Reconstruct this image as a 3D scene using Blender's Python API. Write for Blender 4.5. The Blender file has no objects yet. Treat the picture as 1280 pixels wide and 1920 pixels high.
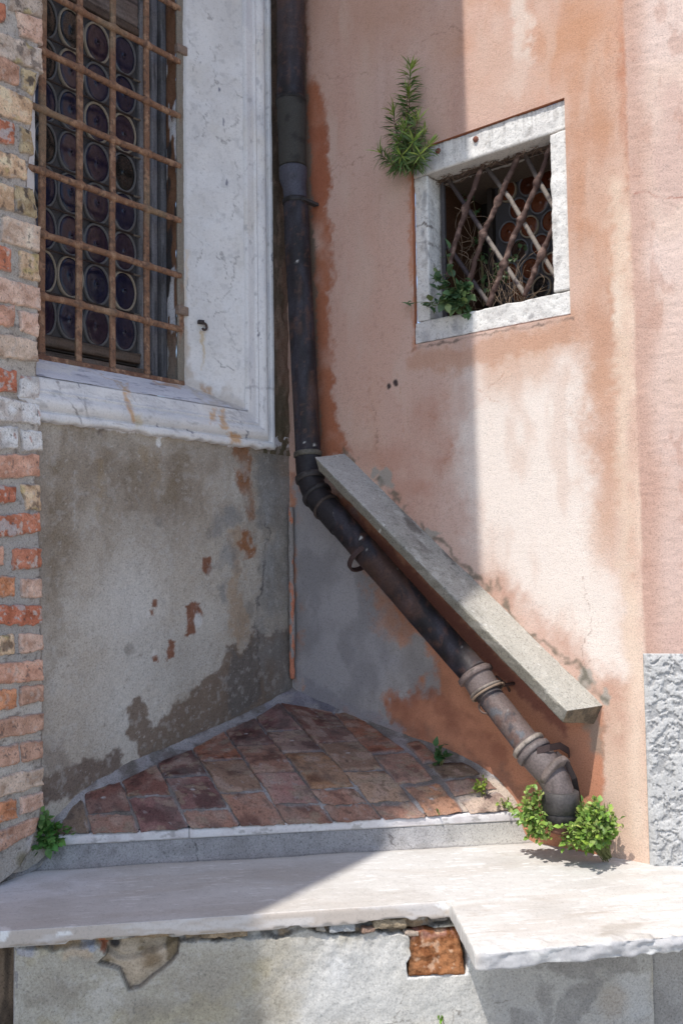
import bpy, math, random
import numpy as np
from mathutils import Vector, Matrix
random.seed(5)
sc = bpy.context.scene
COL = sc.collection
# ------------------------------------------------------------------ camera model (eye at z = 0, ground at z = -1.6)
FPX = 1786.3
PIT, ROL, YAW = math.radians(3.382), math.radians(-.797), math.radians(39.3)
_F0 = np.array([-math.sin(YAW), math.cos(YAW), 0]); _R0 = np.array([math.cos(YAW), math.sin(YAW), 0]); _U0 = np.array([0, 0, 1.])
F = math.cos(PIT)*_F0+math.sin(PIT)*_U0
_U1 = math.cos(PIT)*_U0-math.sin(PIT)*_F0
R = math.cos(ROL)*_R0+math.sin(ROL)*_U1
U = math.cos(ROL)*_U1-math.sin(ROL)*_R0
C = np.array([2.72451069, -2.98700039, 0.])
GZ = -1.6
def A3(*v): return np.array(v, float)
def ray(px, py): return F+R*((px-640)/FPX)-U*((py-960)/FPX)
def onpl(px, py, p0, nrm):
    d = ray(px, py); return C+d*(np.dot(p0-C, nrm)/np.dot(d, nrm))
def onx(px, py, x): return onpl(px, py, A3(x, 0, 0), A3(1, 0, 0))
def ony(px, py, y): return onpl(px, py, A3(0, y, 0), A3(0, 1, 0))
def onz(px, py, z): return onpl(px, py, A3(0, 0, z), A3(0, 0, 1))
def project(V):
    v = V-C; w = v@F
    return 640+FPX*(v@R)/w, 960-FPX*(v@U)/w
# front (chamfer) frame
TH = math.radians(47.7)
UX = A3(math.cos(TH), math.sin(TH), 0); NX = A3(math.sin(TH), -math.cos(TH), 0)
def un(u, n, z): return UX*u+NX*n+A3(0, 0, z)
ZL = -.948      # top of the marble ledge
# ------------------------------------------------------------------ numpy noise
TAB = np.random.RandomState(11).rand(16, 256, 256)
def vn(x, y, s=0):
    xi = np.floor(x).astype(int); yi = np.floor(y).astype(int)
    fx = x-xi; fy = y-yi
    fx = fx*fx*(3-2*fx); fy = fy*fy*(3-2*fy)
    t = TAB[s % 16]; a = xi & 255; b = (xi+1) & 255; c = yi & 255; d = (yi+1) & 255
    return (t[a, c]*(1-fx)+t[b, c]*fx)*(1-fy)+(t[a, d]*(1-fx)+t[b, d]*fx)*fy
def fbm(x, y, o=4, s=0, g=.5):
    r = 0; amp = 1; tot = 0
    x = np.asarray(x, float); y = np.asarray(y, float)
    for i in range(o):
        r = r+amp*vn(x+17.3*i, y+9.1*i, s+i); tot += amp; amp *= g; x = x*2.03; y = y*2.03
    return r/tot
def sm(a, b, x):
    t = np.clip((x-a)/(b-a), 0, 1); return t*t*(3-2*t)
def segd(px, py, pts):
    d = np.full(np.shape(px), 1e9)
    for (ax, ay), (bx, by) in zip(pts[:-1], pts[1:]):
        vx, vy = bx-ax, by-ay; L = vx*vx+vy*vy+1e-9
        t = np.clip(((px-ax)*vx+(py-ay)*vy)/L, 0, 1)
        d = np.minimum(d, np.hypot(px-ax-t*vx, py-ay-t*vy))
    return d
def polysd(px, py, pts):
    d = segd(px, py, list(pts)+[pts[0]]); ins = np.zeros(np.shape(px), bool)
    n = len(pts)
    for i in range(n):
        (ax, ay), (bx, by) = pts[i], pts[(i+1) % n]
        if ay == by: continue
        c = ((ay > py) != (by > py)) & (px < (bx-ax)*(py-ay)/(by-ay)+ax)
        ins ^= c
    return np.where(ins, d, -d)
def srgb(r, g, b): return np.array([((c/255+.055)/1.055)**2.4 if c > 10 else c/255/12.92 for c in (r, g, b)])
def mix(c, new, m):
    m = np.asarray(m)
    if m.ndim == 1: m = m[:, None]
    return c+(np.asarray(new)-c)*m
class Paint:
    """albedo per vertex: stains and wear laid onto a surface, found by where they lie on it"""
    def __init__(s, V, base, ix, iy):
        s.px, s.py = project(V); s.a = ix; s.b = iy           # metres along the surface
        s.c = np.tile(np.asarray(base, float), (len(V), 1))
        s.wx = s.px+(fbm(ix*14, iy*14, 4, 3)-.5)*46; s.wy = s.py+(fbm(ix*14+50, iy*14, 4, 5)-.5)*46
        s.fx = (fbm(ix*55, iy*55, 4, 7, .6)-.5); s.fy = (fbm(ix*55+31, iy*55, 4, 9, .6)-.5)
    def mot(s, col, f, lo, hi, amt, seed, fy=None, o=4):      # mottling
        m = sm(lo, hi, fbm(s.a*f, s.b*(fy or f), o, seed))*amt
        s.c = mix(s.c, col, m)
    def poly(s, pts, col, soft=8, amt=1., warp=1., nf=0, nlo=.3, nhi=.6, seed=2):
        fw = min(26, 9+soft*1.2) if warp > .05 else 2
        x = s.px+(s.wx-s.px)*warp+s.fx*fw; y = s.py+(s.wy-s.py)*warp+s.fy*fw
        m = sm(-soft, soft, polysd(x, y, pts))*amt
        if nf: m = m*sm(nlo-.08, nhi+.14, fbm(s.a*nf, s.b*nf, 4, seed))
        s.c = mix(s.c, col, m); return m
    def ell(s, cx, cy, rx, ry, col, amt=1., soft=.25, warp=.35):
        fw = min(20, min(rx, ry)*.9)
        x = s.px+(s.wx-s.px)*warp+s.fx*fw; y = s.py+(s.wy-s.py)*warp+s.fy*fw
        s.c = mix(s.c, col, sm(1+soft, 1-soft, np.hypot((x-cx)/rx, (y-cy)/ry))*amt)
    def line(s, pts, col, w=1.5, amt=1., warp=.15, nf=0):
        fw = 13 if w < 2.5 else 6
        x = s.px+(s.wx-s.px)*warp*1.5+s.fx*fw; y = s.py+(s.wy-s.py)*warp*1.5+s.fy*fw
        m = sm(w*1.5, w*.3, segd(x, y, pts))*amt
        if w < 2.5: m = m*(.35+.65*sm(.38, .55, fbm(s.a*16, s.b*16, 3, 12)))
        if nf: m = m*sm(.3, .6, fbm(s.a*nf, s.b*nf, 3, 8))
        s.c = mix(s.c, col, m)
# ------------------------------------------------------------------ objects
LOC = {}
def tag(o, label=None, cat=None, group=None, kind=None):
    for k, v in (('label', label), ('category', cat), ('group', group), ('kind', kind)):
        if v: o[k] = v
    return o
def thing(name, label, cat, loc, group=None):
    o = bpy.data.objects.new(name, None); COL.objects.link(o); o.location = loc; o.empty_display_size = .05
    LOC[o.name] = np.array(loc, float)
    return tag(o, label, cat, group, 'thing')
def mk(name, V, Q, mat, parent=None, col=None, smooth=True, T=None):
    """one mesh object from vertices V, quads Q (and triangles T), world coordinates"""
    off = LOC[parent.name] if parent is not None else np.zeros(3)
    V = np.asarray(V, float)-off
    me = bpy.data.meshes.new(name)
    Q = np.asarray(Q, int).reshape(-1, 4) if Q is not None and len(Q) else np.zeros((0, 4), int)
    T = np.asarray(T, int).reshape(-1, 3) if T is not None and len(T) else np.zeros((0, 3), int)
    me.vertices.add(len(V)); me.vertices.foreach_set('co', V.astype(np.float32).ravel())
    li = np.concatenate([Q.ravel(), T.ravel()]).astype(np.int32)
    me.loops.add(len(li)); me.loops.foreach_set('vertex_index', li)
    n = len(Q)+len(T); me.polygons.add(n)
    ls = np.concatenate([np.arange(len(Q))*4, len(Q)*4+np.arange(len(T))*3]).astype(np.int32)
    me.polygons.foreach_set('loop_start', ls)
    me.polygons.foreach_set('use_smooth', np.full(n, smooth))
    if col is not None:
        at = me.color_attributes.new('Col', 'FLOAT_COLOR', 'POINT')
        c4 = np.ones((len(V), 4), np.float32); c4[:, :3] = np.clip(col, 0, 1); at.data.foreach_set('color', c4.ravel())
    me.update(calc_edges=True); me.validate()
    me.materials.append(mat)
    o = bpy.data.objects.new(name, me); COL.objects.link(o)
    if parent is not None: o.parent = parent
    LOC[o.name] = off
    return o
def gridq(nr, nc, base=0, wrap=False):
    r = np.arange(nr-1)[:, None]*nc; c = np.arange(nc if wrap else nc-1)[None, :]; c2 = (c+1) % nc
    return np.stack([r+c, r+c2, r+nc+c2, r+nc+c], -1).reshape(-1, 4)+base
class Bag:
    """collects pieces of one part"""
    def __init__(s): s.V = []; s.Q = []; s.T = []; s.C = []; s.n = 0
    def add(s, V, Q=None, col=None, T=None):
        V = np.asarray(V, float)
        if Q is not None and len(Q): s.Q.append(np.asarray(Q, int)+s.n)
        if T is not None and len(T): s.T.append(np.asarray(T, int)+s.n)
        s.V.append(V); s.n += len(V)
        s.C.append(np.broadcast_to(np.asarray(col if col is not None else (.5, .5, .5), float), (len(V), 3)))
    def vc(s): return np.concatenate(s.V), np.concatenate(s.C)
    def make(s, name, mat, parent=None, smooth=True):
        V, c = s.vc()
        return mk(name, V, np.concatenate(s.Q) if s.Q else None, mat, parent, c, smooth, np.concatenate(s.T) if s.T else None)
def sweep(path, rad, k=20, caps=True, sq=None):
    """tube along path (n,3); rad scalar or (n,); sq=(w,h): flat bar"""
    P = np.asarray(path, float); n = len(P); rad = np.broadcast_to(np.asarray(rad, float), (n,))
    t = np.gradient(P, axis=0); t /= np.linalg.norm(t, axis=1)[:, None]+1e-12
    ref = A3(0, 0, 1) if abs(t[0][2]) < .9 else A3(1, 0, 0)
    a = np.cross(t[0], ref); a /= np.linalg.norm(a); As = [a]
    for i in range(1, n):
        a = As[-1]-t[i]*np.dot(As[-1], t[i]); a /= np.linalg.norm(a); As.append(a)
    As = np.array(As); Bs = np.cross(t, As)
    th = np.linspace(0, 2*np.pi, k, endpoint=False)
    V = P[:, None]+(As[:, None]*np.cos(th)[None, :, None]+Bs[:, None]*np.sin(th)[None, :, None])*rad[:, None, None]
    V = V.reshape(-1, 3); Q = gridq(n, k, 0, True); T = None
    if caps:
        V = np.vstack([V, P[:1], P[-1:]]); m = n*k
        T = [(m, (j+1) % k, j) for j in range(k)]+[(m+1, (n-1)*k+j, (n-1)*k+(j+1) % k) for j in range(k)]
    return V, Q, T
def box(c, ax, ay, az):
    """box from centre and three half vectors"""
    c = np.asarray(c, float); V = []
    for i in (-1, 1):
        for j in (-1, 1):
            for k in (-1, 1): V.append(c+ax*i+ay*j+az*k)
    Q = [(0, 1, 3, 2), (4, 6, 7, 5), (0, 4, 5, 1), (2, 3, 7, 6), (0, 2, 6, 4), (1, 5, 7, 3)]
    return np.array(V), np.array(Q)
def densify(pts, step):
    out = [np.asarray(pts[0], float)]
    for a, b in zip(pts[:-1], pts[1:]):
        a = np.asarray(a, float); b = np.asarray(b, float); n = max(1, int(np.linalg.norm(b-a)/step))
        for i in range(1, n+1): out.append(a+(b-a)*i/n)
    return np.array(out)
def solid(V, Q, voxel, T=None):
    """remeshed dense version of closed boxes -> (V,Q)"""
    me = bpy.data.meshes.new('tmp'); fs = [tuple(map(int, q)) for q in Q]+([tuple(map(int, q)) for q in T] if T is not None else [])
    me.from_pydata([tuple(v) for v in V], [], fs); me.update()
    o = bpy.data.objects.new('tmp', me); COL.objects.link(o)
    import bmesh
    bm = bmesh.new(); bm.from_mesh(me); bmesh.ops.recalc_face_normals(bm, faces=bm.faces); bm.to_mesh(me); bm.free()
    m = o.modifiers.new('r', 'REMESH'); m.mode = 'VOXEL'; m.voxel_size = voxel
    dg = bpy.context.evaluated_depsgraph_get(); e = o.evaluated_get(dg); r = e.to_mesh()
    n = len(r.vertices); v = np.empty(n*3, np.float32); r.vertices.foreach_get('co', v); v = v.reshape(-1, 3).astype(float)
    nm = np.empty(n*3, np.float32); r.vertices.foreach_get('normal', nm); nm = nm.reshape(-1, 3).astype(float)
    q = [tuple(p.vertices) for p in r.polygons]; e.to_mesh_clear()
    bpy.data.objects.remove(o); bpy.data.meshes.remove(me)
    q4 = np.array([x for x in q if len(x) == 4], int).reshape(-1, 4); q3 = np.array([x for x in q if len(x) == 3], int).reshape(-1, 3)
    return v, nm, q4, q3
# ------------------------------------------------------------------ materials
def mat(name, rough=.85, grain=220., gamt=.18, bump=.35, bdist=.002, bscale=160., spec=.3, metal=0., big=0., col=None, coat=0., rvar=0., pit=0., pscale=150.):
    m = bpy.data.materials.new(name); m.use_nodes = True; nt = m.node_tree; N = nt.nodes; L = nt.links
    b = N['Principled BSDF']; b.inputs['Roughness'].default_value = rough; b.inputs['Specular IOR Level'].default_value = spec
    b.inputs['Metallic'].default_value = metal; b.inputs['Coat Weight'].default_value = coat
    tc = N.new('ShaderNodeTexCoord')
    if col is None:
        at = N.new('ShaderNodeAttribute'); at.attribute_name = 'Col'; csock = at.outputs['Color']
    else:
        rg = N.new('ShaderNodeRGB'); rg.outputs[0].default_value = (*col, 1); csock = rg.outputs[0]
    n1 = N.new('ShaderNodeTexNoise'); n1.inputs['Scale'].default_value = grain; n1.inputs['Detail'].default_value = 3; n1.inputs['Roughness'].default_value = .7
    L.new(tc.outputs['Object'], n1.inputs['Vector'])
    mr = N.new('ShaderNodeMapRange'); mr.inputs[1].default_value = .3; mr.inputs[2].default_value = .7; mr.inputs[3].default_value = 1-gamt; mr.inputs[4].default_value = 1+gamt
    L.new(n1.outputs['Fac'], mr.inputs[0])
    mul = N.new('ShaderNodeVectorMath'); mul.operation = 'SCALE'; L.new(csock, mul.inputs[0]); L.new(mr.outputs[0], mul.inputs['Scale'])
    csock2 = mul.outputs[0]
    if pit:
        np_ = N.new('ShaderNodeTexNoise'); np_.inputs['Scale'].default_value = pscale; np_.inputs['Detail'].default_value = 4; np_.inputs['Roughness'].default_value = .75
        L.new(tc.outputs['Object'], np_.inputs['Vector'])
        m2 = N.new('ShaderNodeMapRange'); m2.inputs[1].default_value = .36; m2.inputs[2].default_value = .46; m2.inputs[3].default_value = 1-pit; m2.inputs[4].default_value = 1.02
        L.new(np_.outputs['Fac'], m2.inputs[0]); mu = N.new('ShaderNodeVectorMath'); mu.operation = 'SCALE'; L.new(csock2, mu.inputs[0]); L.new(m2.outputs[0], mu.inputs['Scale']); csock2 = mu.outputs[0]
    L.new(csock2, b.inputs['Base Color'])
    n2 = N.new('ShaderNodeTexNoise'); n2.inputs['Scale'].default_value = bscale; n2.inputs['Detail'].default_value = 5; n2.inputs['Roughness'].default_value = .65
    L.new(tc.outputs['Object'], n2.inputs['Vector'])
    bp = N.new('ShaderNodeBump'); bp.inputs['Strength'].default_value = bump; bp.inputs['Distance'].default_value = bdist
    L.new(n2.outputs['Fac'], bp.inputs['Height']); last = bp
    if big:
        n3 = N.new('ShaderNodeTexNoise'); n3.inputs['Scale'].default_value = 35; n3.inputs['Detail'].default_value = 4
        L.new(tc.outputs['Object'], n3.inputs['Vector'])
        b2 = N.new('ShaderNodeBump'); b2.inputs['Strength'].default_value = big; b2.inputs['Distance'].default_value = .006
        L.new(n3.outputs['Fac'], b2.inputs['Height']); L.new(bp.outputs[0], b2.inputs['Normal']); last = b2
    L.new(last.outputs[0], b.inputs['Normal'])
    if rvar:
        r2 = N.new('ShaderNodeMapRange'); r2.inputs[1].default_value = .3; r2.inputs[2].default_value = .7; r2.inputs[3].default_value = rough-rvar; r2.inputs[4].default_value = rough+rvar
        L.new(n2.outputs['Fac'], r2.inputs[0]); L.new(r2.outputs[0], b.inputs['Roughness'])
    return m
M = {}
M['stucco'] = mat('pink_stucco', .92, 190, .09, .8, .003, 320, .12, pit=.17, pscale=190)
M['plaster'] = mat('grey_plaster', .9, 170, .2, .5, .0025, 240, .15, pit=.30, pscale=140)
M['white'] = mat('white_painted_stone', .8, 150, .06, .35, .002, 110, .25, pit=.11, pscale=90)
M['istria'] = mat('weathered_white_stone', .88, 180, .12, .7, .003, 150, .15, pit=.25, pscale=90)
M['marble'] = mat('ledge_marble', .62, 200, .05, .2, .0015, 170, .3, pit=.14, pscale=110)
M['concrete'] = mat('coping_concrete', .92, 190, .2, .7, .003, 260, .1, pit=.45, pscale=150)
M['brick'] = mat('old_brick', .92, 190, .18, .7, .003, 190, .12, big=.15, pit=.35, pscale=120)
M['mortar'] = mat('lime_mortar', .95, 190, .2, .8, .003, 270, .08, big=.2, pit=.4, pscale=160)
M['tile'] = mat('fired_tile', .72, 170, .24, .6, .002, 160, .22, rvar=.12, pit=.4, pscale=120)
M['iron'] = mat('painted_cast_iron', .56, 150, .3, .5, .002, 120, .32, rvar=.16)
M['rust'] = mat('rusty_iron', .75, 260, .3, .5, .0015, 200, .3)
M['wood'] = mat('weathered_wood', .8, 120, .25, .4, .0015, 90, .25)
M['glass'] = mat('roundel_glass', .16, 60, .25, .3, .002, 45, .42, rvar=.06)
M['lead'] = mat('lead_came', .6, 200, .2, .3, .001, 150, .4)
M['twig'] = mat('dry_stem', .9, 200, .2, .3, .001, 200, .1)
M['rough'] = mat('rough_cast_stucco', .95, 200, .10, .7, .002, 260, .08, pit=.3, pscale=160)
M['stone'] = mat('street_paving', .8, 60, .12, .4, .004, 25, .3, col=(.36, .35, .33))
M['dark'] = mat('dark_interior', .95, 60, .2, .2, .002, 30, .05, col=(.02, .017, .015))
M['roof'] = mat('roof_eave', .9, 60, .2, .3, .004, 30, .1, col=(.33, .22, .16))
def leafmat(name, trans):
    m = bpy.data.materials.new(name); m.use_nodes = True; nt = m.node_tree; N = nt.nodes; L = nt.links
    b = N['Principled BSDF']; b.inputs['Roughness'].default_value = .45; b.inputs['Specular IOR Level'].default_value = .4
    at = N.new('ShaderNodeAttribute'); at.attribute_name = 'Col'
    n1 = N.new('ShaderNodeTexNoise'); n1.inputs['Scale'].default_value = 90; tc = N.new('ShaderNodeTexCoord'); L.new(tc.outputs['Object'], n1.inputs['Vector'])
    mr = N.new('ShaderNodeMapRange'); mr.inputs[1].default_value = .3; mr.inputs[2].default_value = .7; mr.inputs[3].default_value = .8; mr.inputs[4].default_value = 1.2; L.new(n1.outputs['Fac'], mr.inputs[0])
    mul = N.new('ShaderNodeVectorMath'); mul.operation = 'SCALE'; L.new(at.outputs['Color'], mul.inputs[0]); L.new(mr.outputs[0], mul.inputs['Scale'])
    L.new(mul.outputs[0], b.inputs['Base Color'])
    tr = N.new('ShaderNodeBsdfTranslucent'); L.new(mul.outputs[0], tr.inputs['Color'])
    mx = N.new('ShaderNodeMixShader'); mx.inputs[0].default_value = trans; L.new(b.outputs[0], mx.inputs[1]); L.new(tr.outputs[0], mx.inputs[2])
    L.new(mx.outputs[0], N['Material Output'].inputs['Surface'])
    return m
M['leaf'] = leafmat('leaf', .3); M['needle'] = leafmat('needle_leaf', .2)
SUN_E, SKY_S, EXPO = 2.9, .15, .62
def grey(v): return np.array([v, v, v])
def axis(lo, hi, step, *extra):
    a = list(np.linspace(lo, hi, max(2, int(round((hi-lo)/step))+1)))
    for e in extra:
        i = int(np.argmin(np.abs(np.array(a)-e))); a[i] = e
    return np.array(a)
# ================================================================== PINK WALL
pw = thing('pink_wall', 'peeling pink stucco house wall with a small stone framed window and sloping stone coping', 'wall', (1.5, 0, GZ))
A27 = math.radians(27); RHO = .07; S1 = 1.515-RHO*math.tan(A27/2); SA = RHO*A27
def wallpos(s):
    s = np.asarray(s, float)
    x = np.minimum(s, S1); y = np.zeros_like(s)
    a = np.clip((s-S1)/RHO, 0, A27); x = x+RHO*np.sin(a); y = y+RHO*(1-np.cos(a))
    r = np.maximum(s-S1-SA, 0); x = x+r*math.cos(A27); y = y+r*math.sin(A27)
    nx = np.sin(a); ny = -np.cos(a)
    return x, y, nx, ny
HX0, HX1, HZ0, HZ1 = .655, 1.302, .855, 1.618
sa = np.concatenate([axis(-.02, 1.76, .0042, HX0, HX1), axis(1.78, 3.4, .08)])
za = np.concatenate([axis(-1.02, 2.56, .0044, HZ0, HZ1), axis(2.62, 4.6, .2)])
Sg, Zg = np.meshgrid(sa, za); s_, z_ = Sg.ravel(), Zg.ravel()
x, y, nx, ny = wallpos(s_)
V = np.stack([x, y, z_], 1)
P = Paint(V, (.60, .385, .305), s_, z_)
pale = (.70, .58, .50); white = (.79, .71, .645); och = (.52, .27, .155); dor = (.42, .165, .085); pinkd = (.52, .31, .245)
P.mot((.62, .455, .39), 3.5, .3, .8, .8, 1, 1.2); P.mot(pinkd, 7, .45, .95, .45, 3, 2); P.mot((.58, .37, .27), 5, .5, .8, .6, 5, .9)
P.mot((.48, .30, .245), 16, .55, .9, .45, 6, 1.2); P.mot((.62, .44, .38), 90, .58, .8, .35, 8); P.mot((.44, .27, .21), 70, .6, .8, .4, 2)
P.poly([(560, -20), (800, -20), (790, 60), (700, 90), (600, 70), (560, 160)], (.50, .29, .20), 60, .5, 1.3)
# upper right: ochre wash with pale drips
P.poly([(860, -40), (1180, -40), (1175, 330), (1160, 560), (1075, 620), (1065, 200), (1000, 190), (900, 160), (850, 100)], och, 80, .85, 1.0, 5, .12, .62, 3)
P.poly([(1060, 180), (1165, 140), (1170, 420), (1160, 760), (1120, 900), (1070, 640)], (.47, .25, .155), 45, .75, 1.2, 7, .12, .65, 4)
P.poly([(955, -20), (985, -20), (990, 100), (975, 190), (955, 170), (960, 80)], pale, 9, .9, .8)
P.poly([(890, 60), (1010, 120), (1000, 200), (890, 235)], (.60, .42, .34), 25, .7, 1.2)
# big pale washed field
P.poly([(870, 700), (930, 655), (1060, 640), (1095, 700), (1110, 860), (1150, 1000), (1190, 1290), (1130, 1290), (1040, 1190), (900, 1060), (870, 900)], white, 48, .92, 1.2)
P.poly([(1030, 640), (1096, 640), (1100, 760), (1085, 900), (1040, 820)], (.76, .68, .62), 16, .7, 1.)
P.mot((.62, .46, .38), 12, .5, .75, .45, 9, 4)
P.poly([(1060, 600), (1120, 590), (1160, 700), (1160, 900), (1130, 1010), (1100, 870), (1085, 700)], (.52, .315, .225), 34, .75, 1.4, 8, .12, .6, 3)
for (cx, cy, rx, ry) in ((940, 690, 36, 52), (1000, 680, 30, 44), (1130, 725, 26, 50), (1150, 880, 18, 70), (1130, 1000, 30, 60), (1010, 640, 60, 26)):
    P.ell(cx, cy, rx, ry, (.54, .32, .215), .55, .7)
P.poly([(1140, 330), (1163, 330), (1176, 620), (1180, 900), (1192, 1250), (1200, 1600), (1185, 1600), (1170, 1200), (1160, 900), (1150, 600)], (.70, .56, .44), 14, .6, .8)
P.poly([(1142, 370), (1160, 380), (1172, 620), (1152, 600)], (.78, .70, .60), 12, .6, .7, 7, .2, .6, 4)
P.poly([(1120, 1280), (1200, 1280), (1215, 1620), (1130, 1600), (1120, 1480)], (.64, .47, .36), 26, .8, 1.)
P.poly([(1155, -20), (1180, -20), (1182, 250), (1188, 470), (1176, 500), (1170, 380), (1166, 200)], dor, 9, .75, .6, 6, .1, .55, 5)
P.poly([(1176, 200), (1184, 330), (1192, 560), (1184, 560), (1174, 330)], (.40, .17, .10), 4, .6, .3)
# band of warm staining above the coping
P.poly([(900, 1070), (960, 1110), (1040, 1180), (1110, 1250), (1170, 1290), (1195, 1400), (1140, 1420), (1130, 1320), (1000, 1190), (890, 1090)], (.48, .28, .21), 26, .85, 1.3, 14, .15, .6, 6)
# shaded part: scuffs and scratches
for (cx, cy, rx, ry) in ((830, 860, 28, 18), (850, 830, 14, 22), (790, 920, 24, 12), (810, 770, 20, 34), (700, 860, 60, 22), (740, 930, 22, 60)):
    P.ell(cx, cy, rx, ry, (.48, .24, .165), .5, 1.1, 1.2)
for pts in ([(650, 745), (720, 800), (750, 830)], [(805, 770), (830, 810), (850, 835)], [(752, 730), (762, 715)], [(800, 880), (850, 850)], [(690, 670), (688, 760), (712, 755)], [(715, 640), (716, 760)],
            [(700, 690), (706, 720)], [(740, 690), (760, 820)], [(815, 905), (850, 830)], [(660, 330), (668, 318)], [(680, 372), (700, 370)], [(590, 770), (700, 860), (760, 900)], [(890, 720), (990, 800)], [(870, 770), (950, 690)]):
    P.line(pts, (.46, .24, .16), 1.3, .5, .4, 30)
for pts in ([(780, 80), (810, 62), (850, 58), (900, 50)], [(620, 325), (650, 310), (680, 290)], [(600, 140), (690, 138)], [(1112, 365), (1150, 360), (1200, 358), (1240, 362), (1280, 370)], [(1094, 1080), (1096, 1180), (1090, 1290)], [(700, 760), (704, 850)], [(1050, 1290), (1100, 1260), (1110, 1240)]):
    P.line(pts, (.26, .15, .11), 1.0, .55, .5)
P.ell(728, 724, 4, 6, (.07, .05, .05), 1, .3, .1); P.ell(741, 719, 4, 6, (.07, .05, .05), 1, .3, .1)
# deep orange strip beside the down pipe, broken grey edge
mS = P.poly([(560, -20), (573, -20), (580, 130), (606, 180), (615, 270), (623, 330), (612, 400), (622, 430), (620, 560), (622, 700), (630, 790), (655, 850), (560, 870)], (.40, .145, .075), 7, .95, .45, 8, .05, .45, 5)
P.poly([(560, 240), (612, 240), (618, 330), (600, 410), (560, 420)], (.36, .125, .07), 8, .7, .6)
P.poly([(560, -20), (572, -20), (577, 260), (587, 420), (595, 700), (600, 850), (560, 850)], (.22, .17, .13), 3, .9, .25)
# window surround: orange edging
P.poly([(762, 300), (776, 310), (782, 655), (776, 655), (770, 480)], (.50, .215, .12), 5, .85, .3)
P.poly([(776, 660), (1075, 605), (1080, 640), (1000, 660), (860, 690), (776, 690)], (.50, .28, .185), 10, .6, 1.)
P.line([(776, 653), (900, 628), (1073, 598)], (.16, .12, .10), 2.2, .8, .1)
# above the coping: grey patches and lichen line
for (cx, cy, rx, ry) in ((722, 900, 18, 16), (700, 884, 10, 8), (813, 996, 9, 8), (1098, 1272, 16, 16), (1130, 1310, 10, 16)):
    P.ell(cx, cy, rx, ry, (.36, .33, .29), .9, .2, .8)
P.line([(640, 852), (700, 905), (780, 980), (900, 1088), (1000, 1190), (1130, 1316)], (.13, .12, .09), 6, .75, .9, 25)
# below the coping: cement grey, then orange render laid bare, coping's shade painted in with it
P.poly([(540, 880), (700, 960), (960, 1250), (1130, 1330), (1128, 1620), (540, 1620)], (.50, .23, .14), 5, 1., .3)
mG = P.poly([(545, 890), (640, 960), (720, 1080), (745, 1150), (800, 1230), (812, 1300), (730, 1310), (760, 1360), (545, 1330)], (.35, .33, .325), 14, 1., 1.5)
P.poly([(560, 900), (660, 1010), (700, 1130), (740, 1250), (700, 1320), (565, 1310)], (.335, .325, .34), 25, .9, .8)
P.poly([(680, 1060), (750, 1110), (840, 1210), (820, 1250), (760, 1200), (700, 1180)], (.50, .24, .145), 14, .7, 1.6, 12, .3, .55, 5)
P.poly([(730, 1310), (790, 1290), (860, 1330), (930, 1400), (960, 1470), (860, 1430), (760, 1380)], (.30, .125, .08), 12, .8, 1.3, 14, .3, .6, 7)
P.poly([(740, 1340), (860, 1400), (960, 1455), (1010, 1500), (900, 1480), (740, 1390)], (.24, .13, .095), 10, .7, 1., 20, .3, .6, 8)
P.poly([(1090, 1345), (1125, 1340), (1124, 1440), (1095, 1400)], (.30, .24, .19), 8, .8, 1.)
P.mot((.24, .225, .24), 12, .5, .8, 0, 3)
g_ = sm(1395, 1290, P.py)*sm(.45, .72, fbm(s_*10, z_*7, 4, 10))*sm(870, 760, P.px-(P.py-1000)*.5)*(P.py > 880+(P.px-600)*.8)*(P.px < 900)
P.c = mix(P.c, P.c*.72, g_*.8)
P.poly([(600, 905), (700, 1000), (800, 1095), (900, 1195), (1060, 1352), (1060, 1385), (930, 1265), (820, 1150), (700, 1035), (600, 940)], (.25, .10, .075), 6, .85, .3)  # shade between coping and pipe painted as a maroon band
P.poly([(566, 1270), (640, 1310), (760, 1365), (740, 1380), (560, 1320)], (.26, .25, .27), 5, .8, .6)
# right hand wall round the corner: pale stippled coat
mr = sm(S1+SA*.55, S1+SA*.95, s_+(fbm(z_*30, s_*30, 3, 4)-.5)*.012)
rc = np.tile(np.array([.66, .505, .425]), (len(s_), 1))
f1 = fbm(s_*6, z_*4, 4, 4); rc = mix(rc, (.57, .40, .34), sm(.5, .72, f1)*.8); rc = mix(rc, (.69, .545, .485), sm(.52, .3, f1)*.6)
rc = mix(rc, (.55, .375, .315), sm(1.2, .1, z_)*.55); rc = mix(rc, (.40, .20, .14), sm(.62, .75, fbm(s_*22, z_*10, 4, 2))*.35)
rc = mix(rc, (.50, .31, .24), sm(S1+SA+.09, S1+SA+.015, s_+(fbm(s_*5, z_*5, 3, 3)-.5)*.08)*.75)
P.c = mix(P.c, (.73, .575, .46), sm(S1-.06, S1-.01, s_+(fbm(s_*12, z_*12, 4, 6)-.5)*.03)*sm(1.75, 1.0, z_)*(.1+.7*sm(.3, .7, fbm(s_*9, z_*5, 4, 5))))
P.c = P.c*(1-mr[:, None])+rc*mr[:, None]
P.line([(1190, 362), (1215, 358), (1245, 366), (1285, 372)], (.36, .16, .12), 2, .8, .4)
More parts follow.
